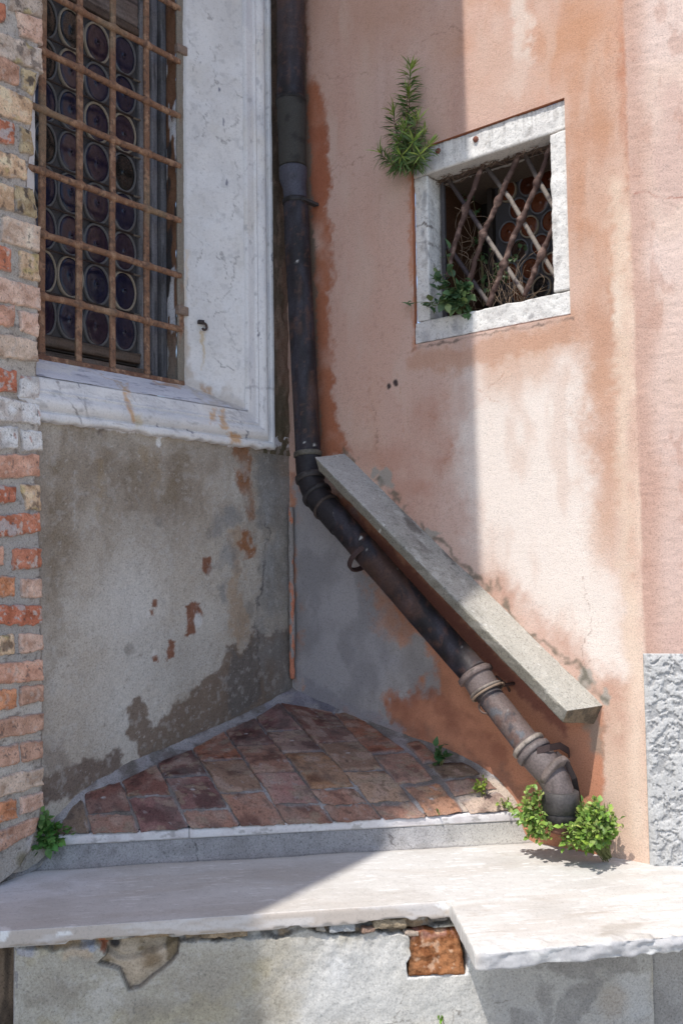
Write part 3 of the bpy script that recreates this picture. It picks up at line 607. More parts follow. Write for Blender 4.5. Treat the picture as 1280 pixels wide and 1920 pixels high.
mk('sill_slope', V, gridq(len(tt), len(yy)), M['white'], cw, P.c)
# ---- casement with roundels
def plank(bag, x0, x1, y0, y1, z0, z1, col, step=.012):
    """weathered board with uneven faces"""
    v, q = box(((x0+x1)/2, (y0+y1)/2, (z0+z1)/2), A3((x1-x0)/2, 0, 0), A3(0, (y1-y0)/2, 0), A3(0, 0, (z1-z0)/2))
    v, n, q4, q3 = solid(v, q, .006)
    vert = (z1-z0) > (y1-y0)
    a, bb = (v[:, 1], v[:, 2]) if vert else (v[:, 2], v[:, 1])
    g_ = fbm(a*140, bb*6, 4, 3); v = v+n*((g_-.5)*.005)[:, None]
    c = mix(np.tile(np.asarray(col, float), (len(v), 1)), np.asarray(col)*.45, sm(.5, .75, g_)); c = mix(c, np.asarray(col)*1.5, sm(.5, .3, fbm(a*90, bb*9, 3, 7))*.5)
    bag.add(v, q4, c, q3)
gw = (.17, .163, .168); bw = (.115, .085, .07)
b = Bag()
plank(b, -.235, -.205, -.632, -.588, .72, 2.5, gw); plank(b, -.24, -.190, -.585, -.555, .72, 2.5, (.14, .135, .145)); plank(b, -.25, -.170, -.553, -.525, .72, 2.5, (.10, .098, .105))
plank(b, -.26, -.240, -1.4, -.52, .60, .86, (.03, .025, .02)); plank(b, -.24, -.200, -1.3, -.634, .805, .845, (.13, .095, .075)); plank(b, -.24, -.185, -1.3, -.59, .735, .785, (.145, .11, .09)); plank(b, -.25, -.165, -1.3, -.56, .69, .728, bw)
plank(b, -.235, -.205, -1.3, -.634, 2.128, 2.16, (.10, .07, .055)); plank(b, -.24, -.212, -1.3, -.634, 2.165, 2.6, (.17, .135, .12))
cas = b.make('casement_window', M['wood'], cw)
cells = []
for i, (yc, rw) in enumerate(((-1.052, .046), (-.942, .052), (-.826, .055), (-.700, .054), (-1.16, .05))):
    for k in range(-2, 8):
        z = 2.022-.157*k+(.004 if i % 2 else 0)
        if z > 2.15: continue
        cells.append(((-.222, yc, z), rw*.99, .0735, random.choice([(.018, .013, .030), (.024, .014, .026), (.013, .013, .032), (.034, .022, .034), (.016, .015, .014), (.022, .02, .04)])))
G, L = roundels(cells, A3(0, 1, 0), A3(1, 0, 0), (.13, .125, .125), cas, 'g')
b = Bag(); b.add([(-.228, -1.3, .80), (-.228, -.63, .80), (-.228, -.63, 2.3), (-.228, -1.3, 2.3)], [(0, 1, 2, 3)], (.06, .056, .058)); b.make('lead_sheet', M['lead'], cas, False)
L.make('lead_came', M['lead'], cas); G.make('roundel_glass', M['glass'], cas)
b = Bag()
for k in range(-1, 8):
    z = 2.022-.157*k-.0785
    v, q, t = sweep([(-.213, -1.25, z), (-.213, -.9, z+.001), (-.213, -.632, z)], .0042, 6); b.add(v, q, (.05, .035, .03), t)
    v, q, t = sweep([(-.212, -.660, z-.001), (-.209, -.628, z-.001)], .0045, 6); b.add(v, q, (.16, .13, .10), t)
b.make('saddle_bars', M['rust'], cas)
# reveal of bare rendered stone between casement and grille
zz = axis(.70, 2.56, .006); xx = axis(-.26, -.118, .006); Xg, Zg = np.meshgrid(xx, zz); x_, z_ = Xg.ravel(), Zg.ravel()
f1 = fbm(x_*25, z_*7, 4, 3); c = mix(np.tile((.17, .09, .055), (len(x_), 1)), (.05, .045, .045), sm(.5, .62, f1)); c = mix(c, (.55, .54, .56), sm(.60, .63, fbm(x_*22, z_*5+3, 4, 6))); c = mix(c, (.24, .22, .19), sm(1.1, .7, z_)*.7)
mk('window_reveal', np.stack([x_, -.523+(fbm(x_*30, z_*20, 4, 5)-.5)*.01, z_], 1), gridq(len(zz), len(xx)), M['mortar'], cas, c)
# ---- iron grille
def rustc(v, base=(.235, .125, .075)):
    f = fbm(v[:, 1]*50+v[:, 0]*40, v[:, 2]*50, 4, 3)
    c = mix(np.tile(base, (len(v), 1)), (.36, .215, .135), sm(.5, .7, f)); c = mix(c, (.11, .065, .05), sm(.42, .3, fbm(v[:, 1]*110, v[:, 2]*110, 3, 5))*.8)
    return mix(c, (.25, .20, .13), sm(.5, .75, fbm(v[:, 1]*8, v[:, 2]*5, 3, 9))*.5)
zb = [2.262, 2.040, 1.820, 1.611, 1.391, 1.171, .952]
XG = -.12
v, q = box((XG, -.502, 1.66), A3(.007, 0, 0), A3(0, .017, 0), A3(0, 0, .93)); v, n, q4, q3 = solid(v, q, .004); v = v+n*((fbm(v[:, 1]*60, v[:, 2]*30, 3, 2)-.5)*.004)[:, None]
c = mix(rustc(v), (.21, .19, .155), sm(-.478, -.49, v[:, 1])*sm(.35, .55, fbm(v[:, 1]*30, v[:, 2]*6, 3, 4)+.15)*.9); gb = Bag(); gb.add(v, q4, c, q3)
v, q = box((XG+.004, -.99, .737), A3(.009, 0, 0), A3(0, .50, 0), A3(0, 0, .010)); v, n, q4, q3 = solid(v, q, .004); gb.add(v, q4, rustc(v, (.17, .085, .055)), q3); gr = gb.make('window_grille', M['rust'], cw)
for yv in (-1.128, -.976, -.829, -.670):
    v, q = box((XG, yv, 1.62), A3(.0065, 0, 0), A3(0, .0125, 0), A3(0, 0, .88)); v, n, q4, q3 = solid(v, q, .004)
    v[:, 1] += (fbm(v[:, 2]*4, v[:, 2]*0+yv*9, 3, 2)-.5)*.006
    mk('vertical_bar', v, q4, M['rust'], gr, rustc(v)*.9, True, q3)
for i, zv in enumerate(zb):
    pts = densify([(XG, -1.5, zv), (XG, -.505, zv)], .004); yb = pts[:, 1]
    pts[:, 2] += (fbm(yb*5, yb*0+i*7, 3, 4)-.5)*.010; pts[:, 0] += .004
    r = .0120+.0015*(fbm(yb*40, yb*0+i, 3, 6)-.5)
    for yv in (-1.128, -.976, -.829, -.670): r = r+.0052*np.exp(-((yb-yv)/.015)**2)
    v, q, t = sweep(pts, r, 12); mk('horizontal_bar', v, q, M['rust'], gr, rustc(v), True, t)
for zc in (2.095, 1.028):
    v, q = box((XG+.006, -.498, zc), A3(.012, 0, 0), A3(0, .026, 0), A3(0, 0, .018)); v, n, q4, q3 = solid(v, q, .0035)
    mk('clamp', v, q4, M['rust'], gr, mix(rustc(v), (.24, .20, .17), np.full(len(v), .6)), True, q3)
# ---- old iron eye in the jamb
b = Bag(); p0 = onx(377, 606, -.05)
pc = A3(-.052, p0[1], p0[2]); pc = onpl(378, 608, A3(0, Y0, 0), A3(.243, -.125, 0))+A3(.004, -.004, 0)
v, q = box(pc+A3(0, -.004, .006), A3(.010, -.004, 0), A3(.005, .010, 0), A3(0, 0, .007)); b.add(v, q, (.05, .04, .04))
ang = np.linspace(-2.4, 2.2, 16); v, q, t = sweep(np.stack([pc[0]+.012+0*ang, pc[1]+.004+.013*np.cos(ang), pc[2]-.012+.013*np.sin(ang)], 1), .005, 8); b.add(v, q, (.07, .05, .045), t)
b.make('iron_eye', M['rust'], cw)
# ================================================================== DOWN PIPE
dp = thing('drainpipe', 'dark cast iron drainpipe descending the corner and slanting down under the coping', 'drainpipe', (1.285, -.14, ZL+.1))
def pcol(v, kind='top'):
    a = fbm(v[:, 0]*30+v[:, 1]*30, v[:, 2]*14, 4, 3)
    c = np.tile((.019, .016, .020), (len(v), 1))
    c = mix(c, (.034, .031, .040), sm(.45, .7, a)); c = mix(c, (.014, .012, .013), sm(.45, .3, a)*.8)
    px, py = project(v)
    low = sm(840, 960, px+(fbm(v[:, 0]*20, v[:, 2]*20, 3, 4)-.5)*80)  # sunlit lower run painted paler, with rust and wear mixed in
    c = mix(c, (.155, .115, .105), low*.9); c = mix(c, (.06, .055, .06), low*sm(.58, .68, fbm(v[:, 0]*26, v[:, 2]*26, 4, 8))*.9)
    c = mix(c, (.11, .055, .04), sm(.6, .75, fbm(v[:, 0]*45+v[:, 1]*40, v[:, 2]*45, 4, 6))*.5)
    if kind == 'top': c = mix(c, (.07, .045, .04), sm(2.0, 2.3, v[:, 2])*.5)
    wob = (fbm(v[:, 0]*160+v[:, 1]*90, v[:, 2]*160, 3, 3)-.5)
    for (cx, cy, r) in ((605, 962, 6), (618, 967, 5), (613, 976, 2.5), (676, 1008, 2.5), (570, 830, 2), (590, 834, 2), (556, 490, 2)): c = mix(c, (.50, .49, .47), sm(1.2, .8, np.hypot(px-cx, (py-cy)*.8)/r+wob)*.9)
    c = mix(c, (.10, .048, .03), sm(.56, .72, fbm(v[:, 0]*9+v[:, 1]*30, v[:, 2]*7, 4, 11))*.45*(1-low)); c = mix(c, (.10, .12, .14), low*sm(.62, .7, fbm(v[:, 0]*32, v[:, 2]*32+v[:, 1]*20, 4, 13))*.7)
    sp = np.random.RandomState(len(v)).rand(len(v)); return mix(c, (.33, .31, .29), (sp > .9992)*.6)
def nrm_of(a, c_):
    w = a-c_; return w/(np.linalg.norm(w, axis=1)[:, None]+1e-9)
def tube(name, pts, rad, kind='low', k=40, step=.006, lump=0., parent=None, color=None, mt='iron'):
    pts = np.asarray(pts, float); d = np.concatenate([[0], np.cumsum(np.linalg.norm(np.diff(pts, axis=0), axis=1))])
    n = max(4, int(d[-1]/step)); t = np.linspace(0, d[-1], n)
    # smooth the polyline a little
    P2 = np.stack([np.interp(t, d, pts[:, i]) for i in range(3)], 1)
    rad = np.broadcast_to(np.asarray(rad, float), (len(pts),)); r = np.interp(t, d, rad)
    ksm = max(1, int(.02/step))
    if len(pts) > 2 and n > 4*ksm:
        ker = np.ones(2*ksm+1)/(2*ksm+1); pad = np.pad(P2, ((ksm, ksm), (0, 0)), mode='reflect', reflect_type='odd')
        P2 = np.stack([np.convolve(pad[:, i], ker, 'valid') for i in range(3)], 1)
    v, q, tt = sweep(P2, r, k)
    if lump:
        f = (fbm(v[:, 0]*25+v[:, 1]*21, v[:, 2]*18, 4, 5)-.5)*lump; cen = np.repeat(P2, k, 0); w = v[:n*k]-cen; v[:n*k] = v[:n*k]+w/np.linalg.norm(w, axis=1)[:, None]*f[:n*k, None]
    v[:n*k] = v[:n*k]+((fbm(v[:n*k, 0]*14+v[:n*k, 1]*12, v[:n*k, 2]*10, 3, 7)-.5)*.0035)[:, None]*nrm_of(v[:n*k], np.repeat(P2, k, 0))
    c = pcol(v, kind) if color is None else mix(np.tile(color, (len(v), 1)), np.asarray(color)*.55, sm(.5, .75, fbm(v[:, 0]*24+v[:, 1]*24, v[:, 2]*24, 4, 3)))
    return mk(name, v, q, M[mt], parent or dp, c, True, tt)
def band(name, p, tg, r, w, col, tk=.004, mt='iron', parent=None, k=40):
    p = np.asarray(p, float); tg = np.asarray(tg, float)/np.linalg.norm(tg)
    pts = [p-tg*w/2, p-tg*(w/2-.002), p, p+tg*(w/2-.002), p+tg*w/2]
    v, q, t = sweep(pts, [r-tk, r, r+.0006, r, r-tk], k)
    c = mix(np.tile(col, (len(v), 1)), np.asarray(col)*.5, sm(.45, .7, fbm(v[:, 0]*40+v[:, 1]*30, v[:, 2]*40, 4, 2)))
    return mk(name, v, q, M[mt], parent or dp, c, True, t)
YP = -.076
pt = lambda px, py, y=YP: ony(px, py, y)
pA, pB, pC_, pD = pt(544.5, 2), pt(545.5, 190), pt(549, 316), pt(555, 396)
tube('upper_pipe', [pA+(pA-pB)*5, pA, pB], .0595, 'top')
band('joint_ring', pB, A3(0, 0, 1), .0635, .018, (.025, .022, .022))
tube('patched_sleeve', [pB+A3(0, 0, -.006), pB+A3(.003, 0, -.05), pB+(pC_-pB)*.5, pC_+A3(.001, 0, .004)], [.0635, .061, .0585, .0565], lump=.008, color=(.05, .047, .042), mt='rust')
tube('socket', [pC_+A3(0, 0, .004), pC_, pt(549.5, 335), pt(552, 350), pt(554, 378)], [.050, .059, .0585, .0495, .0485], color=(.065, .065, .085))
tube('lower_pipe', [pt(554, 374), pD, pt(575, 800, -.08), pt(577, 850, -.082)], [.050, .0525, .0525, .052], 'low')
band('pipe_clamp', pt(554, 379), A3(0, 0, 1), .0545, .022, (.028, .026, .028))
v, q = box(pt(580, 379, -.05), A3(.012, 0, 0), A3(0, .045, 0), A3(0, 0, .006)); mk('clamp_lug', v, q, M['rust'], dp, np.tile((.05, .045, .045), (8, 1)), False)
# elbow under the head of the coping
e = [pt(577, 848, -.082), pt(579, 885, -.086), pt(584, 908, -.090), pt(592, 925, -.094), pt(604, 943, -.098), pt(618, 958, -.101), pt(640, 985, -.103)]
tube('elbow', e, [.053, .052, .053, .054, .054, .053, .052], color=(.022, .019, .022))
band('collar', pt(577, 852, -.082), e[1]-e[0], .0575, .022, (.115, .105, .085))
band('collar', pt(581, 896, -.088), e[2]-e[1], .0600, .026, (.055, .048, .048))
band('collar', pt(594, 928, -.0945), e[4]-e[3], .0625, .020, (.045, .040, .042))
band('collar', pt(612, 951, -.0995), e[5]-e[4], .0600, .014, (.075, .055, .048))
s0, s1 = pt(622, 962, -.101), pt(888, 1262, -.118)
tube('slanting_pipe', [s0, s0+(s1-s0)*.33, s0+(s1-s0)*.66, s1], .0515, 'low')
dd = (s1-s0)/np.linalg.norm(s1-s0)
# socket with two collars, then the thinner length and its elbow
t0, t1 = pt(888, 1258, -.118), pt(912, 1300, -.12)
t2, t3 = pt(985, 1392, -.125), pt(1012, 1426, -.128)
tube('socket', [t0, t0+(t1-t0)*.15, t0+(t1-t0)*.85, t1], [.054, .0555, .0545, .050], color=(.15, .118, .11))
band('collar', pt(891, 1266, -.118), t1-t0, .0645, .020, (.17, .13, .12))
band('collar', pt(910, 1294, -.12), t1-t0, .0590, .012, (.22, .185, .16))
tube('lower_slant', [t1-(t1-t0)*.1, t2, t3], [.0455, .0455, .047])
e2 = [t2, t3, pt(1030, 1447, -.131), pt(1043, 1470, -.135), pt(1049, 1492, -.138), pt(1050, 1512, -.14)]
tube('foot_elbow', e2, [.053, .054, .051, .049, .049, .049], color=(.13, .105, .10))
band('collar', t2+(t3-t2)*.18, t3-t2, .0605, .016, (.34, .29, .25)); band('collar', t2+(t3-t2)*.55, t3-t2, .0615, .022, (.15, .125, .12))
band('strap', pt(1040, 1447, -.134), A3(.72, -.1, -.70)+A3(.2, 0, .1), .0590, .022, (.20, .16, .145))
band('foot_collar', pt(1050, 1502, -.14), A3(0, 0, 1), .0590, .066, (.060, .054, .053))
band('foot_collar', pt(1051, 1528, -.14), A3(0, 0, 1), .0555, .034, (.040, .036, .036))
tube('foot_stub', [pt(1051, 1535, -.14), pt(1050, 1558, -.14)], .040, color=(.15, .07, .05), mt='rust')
# hanging brackets and tie wires
def hoop(name, c, tg, r, a0, a1, th, col, off=(0, 0, 0), w=None):
    tg = np.asarray(tg)/np.linalg.norm(tg); n1 = np.cross(tg, A3(0, 1, 0)); n1 /= np.linalg.norm(n1); n2 = np.cross(tg, n1)
    an = np.linspace(a0, a1, 40); P_ = np.asarray(c)+np.asarray(off)+(n1*np.cos(an)[:, None]+n2*np.sin(an)[:, None])*r
    v, q, t = sweep(P_, th, 8)
    if w:
        pass
    return mk(name, v, q, M['rust'], dp, np.tile(col, (len(v), 1)), True, t)
bc = pt(684, 1040, -.108)
dn = np.cross(dd, A3(0, 1, 0)); dn = dn if dn[2] < 0 else -dn
for o_ in (-.006, 0, .006): hoop('bracket', bc+dd*o_, dd, .063, 0, 2*np.pi, .0050, (.06, .036, .034), dn*.015)
hoop('tie_wire', pt(915, 1298, -.12), t1-t0, .060, 0, 2*np.pi, .0042, (.26, .19, .14))
hoop('wire_loop', pt(909, 1325, -.15), A3(.2, -1, .1), .022, 0, 2*np.pi, .0038, (.13, .085, .07))
v, q, t = sweep([pt(905, 1282, -.08), pt(930, 1268, -.05), pt(948, 1283, -.02), pt(955, 1296, .0)], .0045, 8); mk('wire_hook', v, q, M['rust'], dp, np.tile((.10, .065, .055), (len(v), 1)), True, t)
v, q, t = sweep([pt(930, 1290, -.09), pt(950, 1283, -.04), pt(966, 1281, .01)], .006, 8); mk('wire_hook', v, q, M['rust'], dp, np.tile((.085, .055, .05), (len(v), 1)), True, t)
# strap tying the elbow to the wall
P_ = [pt(1008, 1408, -.17), pt(1030, 1402, -.15), pt(1050, 1398, -.08), pt(1066, 1408, -.02), pt(1068, 1418, .01)]
P_ = densify(P_, .006)
V = np.concatenate([P_+A3(0, 0, .011), P_-A3(0, 0, .011), P_-A3(.003, .003, .011), P_+A3(-.003, -.003, .011)]); n = len(P_)
Q = np.concatenate([gridq(2, n), gridq(2, n, n), gridq(2, n, 2*n)]); mk('wall_strap', V, Q, M['rust'], dp, np.tile((.06, .04, .038), (len(V), 1)), False)
ep = densify([pt(1040, 1410, -.10), pt(1062, 1430, -.12), pt(1076, 1460, -.10), pt(1082, 1490, -.06), pt(1086, 1505, .0)], .006); n = len(ep)
V = np.concatenate([ep+A3(.009, 0, .004), ep-A3(.009, 0, .004), ep-A3(.009, .004, .004), ep+A3(.009, -.004, .004)]); Q = np.concatenate([gridq(2, n), gridq(2, n, n), gridq(2, n, 2*n)])
mk('wall_strap', V, Q, M['rust'], dp, np.tile((.055, .042, .042), (len(V), 1)), False)
# plastered conduit in the corner
b = Bag(); c0 = onx(559, 945, .02); pts = densify([(.022, -.022, .26), (.022, -.022, -.46)], .005)
pts[:, 0] += (fbm(pts[:, 2]*9, pts[:, 2]*0, 3, 3)-.5)*.006
r = .0115+.004*(fbm(pts[:, 2]*12, pts[:, 2]*0, 3, 8)-.5); r[-3:] = (.011, .009, .005)
v, q, t = sweep(pts, r, 14); v = v+(fbm(v[:, 0]*60, v[:, 2]*40, 3, 5)-.5)[:, None]*.004
c = mix(np.tile((.27, .25, .24), (len(v), 1)), (.50, .20, .125), sm(.47, .52, fbm(v[:, 0]*30+v[:, 1]*24, v[:, 2]*14+2, 4, 6)))
o = mk('conduit', v, q, M['plaster'], None, c, True, t); tag(o, 'thin plastered conduit with flaking orange paint in the corner above the tiles', 'conduit')
# ================================================================== BRICK WALL on the left
hd = math.radians(39.3-32); BD = A3(-math.sin(hd), math.cos(hd), 0); BN = A3(math.cos(hd), math.sin(hd), 0)
BP = A3(.022, -1.357, 0)+BN*.022
bw_ = thing('brick_wall', 'weathered brick wall end of red, sandy and whitewashed bricks on the left', 'wall', (BP[0], BP[1], ZL))
def onb(px, py): return onpl(px, py, BP, BN)
def bpos(a, z): return BP+BD*a+A3(0, 0, z)
PAL0 = {'red': (.48, .19, .115), 'deep': (.41, .145, .085), 'or': (.52, .235, .125), 'pink': (.56, .315, .225), 'pp': (.58, .39, .30), 'sand': (.60, .43, .285), 'pale': (.58, .445, .345), 'beige': (.47, .385, .315), 'moss': (.44, .345, .21), 'white': (.60, .575, .555), 'brown': (.46, .275, .195)}
PAL = {k_: tuple(np.minimum(np.array(v_)*1.12, .8)) for k_, v_ in PAL0.items()}
BR = [('red', -30, 0, 9, 8, 9, 44, -30, 34), ('beige', 13, -22, 78, -6, 79, 34, 15, 20), ('pp', 30, 22, 78, 36, 79, 86, 36, 66), ('beige', -40, 42, 76, 94, 81, 137, -40, 96), ('brown', -30, 90, 35, 124, 36, 163, -30, 142), ('moss', 40, 128, 68, 138, 62, 180, 40, 166),
      ('sand', -40, 140, 61, 190, 58, 236, -40, 206), ('red', -30, 208, 27, 232, 26, 275, -30, 262), ('moss', 34, 234, 58, 246, 62, 290, 38, 288), ('sand', -40, 268, 46, 300, 50, 338, -40, 326), ('moss', 26, 346, 60, 354, 71, 410, 28, 398), ('sand', -40, 332, 25, 352, 26, 396, -40, 384),
      ('pale', 4, 402, 75, 424, 73, 474, 0, 455), ('red', -30, 448, 20, 468, 21, 512, -30, 500), ('sand', 35, 470, 70, 476, 75, 530, 35, 520), ('pp', -40, 508, 74, 540, 76, 582, -40, 558), ('pink', -30, 566, 26, 574, 26, 614, -30, 608), ('pp', 34, 582, 72, 588, 72, 632, 38, 622),
      ('pale', -40, 616, 68, 640, 71, 680, -40, 664), ('deep', -30, 682, 31, 697, 31, 737, -30, 736), ('white', 38, 704, 72, 707, 73, 755, 36, 745), ('white', -40, 734, 75, 760, 77, 797, -40, 786), ('white', -40, 798, 34, 799, 34, 842, -40, 847), ('white', 37, 804, 78, 807, 80, 845, 40, 847),
      ('pink', -40, 852, 73, 851, 74, 893, -40, 902), ('deep', -30, 909, 30, 912, 26, 942, -30, 948), ('sand', 37, 908, 74, 908, 75, 957, 46, 957), ('red', -40, 968, 73, 961, 75, 998, -40, 1014), ('pink', -40, 1024, 6, 1025, 6, 1060, -40, 1062), ('red', 22, 1028, 76, 1027, 76, 1066, 22, 1070),
      ('or', -40, 1079, 27, 1081, 27, 1118, -40, 1121), ('pp', 37, 1084, 78, 1084, 79, 1121, 38, 1121), ('deep', -40, 1134, 77, 1134, 78, 1172, -40, 1172), ('sand', -40, 1194, 26, 1189, 27, 1227, -40, 1232), ('pp', 35, 1188, 79, 1188, 80, 1220, 36, 1226), ('pink', -40, 1245, 80, 1237, 81, 1275, -40, 1288),
      ('or', -40, 1299, 29, 1290, 31, 1328, -40, 1340), ('brown', 37, 1288, 81, 1283, 81, 1314, 37, 1325), ('brown', -40, 1356, 81, 1335, 81, 1370, -40, 1394), ('brown', -40, 1408, 34, 1394, 36, 1430, -40, 1448), ('brown', 39, 1392, 80, 1386, 81, 1420, 40, 1430), ('pale', -40, 1466, 80, 1437, 81, 1472, -40, 1508),
      ('or', -40, 1514, 30, 1496, 32, 1534, -40, 1556), ('pp', 36, 1496, 80, 1483, 80, 1513, 37, 1527), ('brown', -40, 1572, 72, 1528, 66, 1560, -40, 1618)]
def patch(q, nrm, step, h, rnd, jit, amp, back, seed):
    TLc, TRc, BRc, BLc = [np.asarray(v_, float) for v_ in q]
    W = (np.linalg.norm(TRc-TLc)+np.linalg.norm(BRc-BLc))/2; H = (np.linalg.norm(BLc-TLc)+np.linalg.norm(BRc-TRc))/2
    nu, nv = max(6, int(W/step)), max(6, int(H/step))
    # denser towards the edges
    def ax(n, L):
        t = np.linspace(0, 1, n); return t
    s = ax(nu, W); t = ax(nv, H); S, T = np.meshgrid(s, t)
    iS = np.pad(S, 1, mode='edge'); iT = np.pad(T, 1, mode='edge'); ring = np.ones_like(iS, bool); ring[1:-1, 1:-1] = False
    s_, t_, ring = iS.ravel(), iT.ravel(), ring.ravel()
    e = np.minimum(np.minimum(s_, 1-s_)*W, np.minimum(t_, 1-t_)*H)
    ds = (TRc-TLc)/W; dt = (BLc-TLc)/H
    so = seed*3.7
    wob = sm(rnd*2.5, 0, e)[:, None]
    P_ = (TLc*(1-s_)[:, None]*(1-t_)[:, None]+TRc*s_[:, None]*(1-t_)[:, None]+BRc*s_[:, None]*t_[:, None]+BLc*(1-s_)[:, None]*t_[:, None])
    P_ = P_+wob*((fbm(s_*W*45+so, t_*H*45, 4, 2)-.5)[:, None]*ds*jit*2+(fbm(s_*W*45, t_*H*45+so, 4, 6)-.5)[:, None]*dt*jit*2)
    k = np.clip(e/rnd, 0, 1); hh = h*np.sqrt(np.clip(1-(1-k)**2, 0, 1))+(fbm(s_*W*60+so, t_*H*60+so, 4, 4)-.5)*amp+(fbm(s_*W*14+so, t_*H*14, 2, 9)-.5)*amp
    hh = np.where(ring, -back, hh)
    V = P_+np.asarray(nrm)*hh[:, None]
    return V, gridq(nv+2, nu+2), s_*W, t_*H, e, ring
Bk = Bag()
NBP = -BN
def addbrick(cn, quad, seed, extra=True):
    V, Q, a, b_, e, ring = patch(quad, BN, .0026, .010 if cn not in ('white',) else .009, .008, .006, .006, .10, seed)
    base = np.array(PAL[cn])*(.9+.2*random.random()); so = seed*2.3
    c = np.tile(base, (len(V), 1))
    f = fbm(a*30+so, b_*30, 4, 3); f2 = fbm(a*70+so, b_*70, 4, 7)
    c = mix(c, base*np.array([.72, .66, .62]), sm(.5, .75, f)); c = mix(c, np.minimum(base*1.25+.03, .8), sm(.48, .28, f)*.7)
    c = mix(c, (.56, .50, .45), sm(.62, .74, f2)*(.75 if cn in ('red', 'deep') else .35))
    if cn in ('moss', 'sand', 'beige'): c = mix(c, (.075, .06, .055), sm(.60, .70, fbm(a*38+so, b_*30, 4, 11))*(.85 if cn == 'moss' else .6)); c = mix(c, (.40, .33, .10), sm(.6, .75, fbm(a*20+so, b_*20, 3, 13))*.5)
    if cn in ('deep', 'red'): c = mix(c, (.47, .44, .43), sm(.60, .66, fbm(a*22+so, b_*34, 4, 12))*.75)
    if cn == 'white': c = mix(c, (.44, .15, .09), sm(.66, .72, fbm(a*24+so, b_*24, 4, 10))*.9); c = mix(c, (.42, .40, .385), sm(.5, .7, fbm(a*12+so, b_*16, 4, 14))*.8)
    c = mix(c, (.43, .39, .36), sm(.006, .0, e)*sm(.35, .6, f)*.7); c = mix(c, (.10, .09, .085), (f2 < .24)*.6)
    Bk.add(V, Q, c)
for i, bdef in enumerate(BR):
    cn = bdef[0]; pts = [(bdef[1+2*k], bdef[2+2*k]) for k in range(4)]
    addbrick(cn, [onb(*p) for p in pts], i+1)
# continuation of the courses beyond the left edge
zc = -.93; k = 0
while zc < 4.4:
    a0 = BD@(onb(-46, 900)-BP)
    a0 -= .02*(k % 3)
    while a0 > -.95 and zc < 2.3 or (a0 > -.5 and zc < 2.3):
        Lb = .235 if (k % 2) else random.choice([.115, .235]); a1 = a0-Lb
        addbrick(random.choice(['red', 'pink', 'pp', 'sand', 'brown', 'pale', 'deep']), [bpos(a1, zc+.055), bpos(a0, zc+.055), bpos(a0, zc), bpos(a1, zc)], 100+k); a0 = a1-.012; k += 1
    zc += .070; k += 1
Bk.make('bricks', M['brick'], bw_)
# mortar body with its ragged end
OUT = [(76, -300), (76, 40), (72, 86), (76, 130), (60, 200), (57, 250), (58, 290), (50, 330), (52, 350), (62, 380), (68, 402), (70, 480), (72, 530), (72, 580), (69, 640), (69, 700), (73, 760), (74, 800), (73, 850), (66, 905), (72, 950), (73, 1010), (77, 1080), (78, 1180), (80, 1280), (80, 1380), (79, 1480), (77, 1518), (74, 1530), (62, 1575), (55, 1595), (37, 1625), (0, 1655), (-40, 1690)]
oz = np.array([onb(*p)[2] for p in OUT]); oa = np.array([BD@(onb(*p)-BP) for p in OUT])
zs = np.concatenate([axis(oz.min(), 2.3, .0036), axis(2.4, 4.6, .2)]); aR = np.interp(zs, oz[::-1], oa[::-1])
aR = aR+(fbm(zs*28, zs*0, 4, 3)-.5)*.010
ncm = 96
tq = np.linspace(0, 1, ncm)**.6
Ag = (-1.1+(aR[:, None]+1.1)*tq[None, :]); Zg = np.repeat(zs[:, None], ncm, 1)
hgt = (fbm(Ag*28, Zg*28, 4, 3)-.5)*.008+(fbm(Ag*90, Zg*90, 3, 6)-.5)*.004
low = sm(-.74, -.86, Zg); hgt = hgt+low*.010*fbm(Ag*12, Zg*12, 3, 8)
body = (BP[None, None]+BD*Ag[..., None]+BN*hgt[..., None]); body[..., 2] = Zg
# return face at the end
ret = []
for j, dpt in enumerate((.004, .02, .045, .08, .14)):
    r_ = body[:, -1]-BN*dpt-BD*(.002+.004*fbm(zs*30, zs*0+dpt*60, 3, 4))[:, None]; ret.append(r_)
full = np.concatenate([body, np.stack(ret, 1)], 1); nc = full.shape[1]
V = full.reshape(-1, 3); aa = V@BD; zz = V[:, 2]
P = Paint(V, (.47, .42, .365), aa, zz)
P.mot((.54, .50, .45), 14, .45, .7, .8, 2); P.mot((.35, .305, .26), 22, .5, .75, .7, 5)
P.poly([(-60, 60), (90, 60), (80, 420), (-60, 440)], (.45, .40, .36), 30, .6, 1.); P.poly([(-60, 900), (90, 900), (90, 1260), (-60, 1260)], (.39, .365, .34), 40, .8, .8)
P.poly([(-60, 1580), (30, 1560), (78, 1520), (60, 1600), (-60, 1720)], (.40, .36, .315), 10, .7, 1.); P.ell(42, 1610, 12, 14, (.20, .17, .09), .7, .5); P.ell(56, 1570, 5, 18, (.58, .54, .52), .7, .4)
P.c = mix(P.c, (.10, .085, .08), sm(.33, .22, fbm(aa*60, zz*60, 3, 9))*.6)
mk('mortar', V, gridq(len(zs), nc), M['mortar'], bw_, P.c)
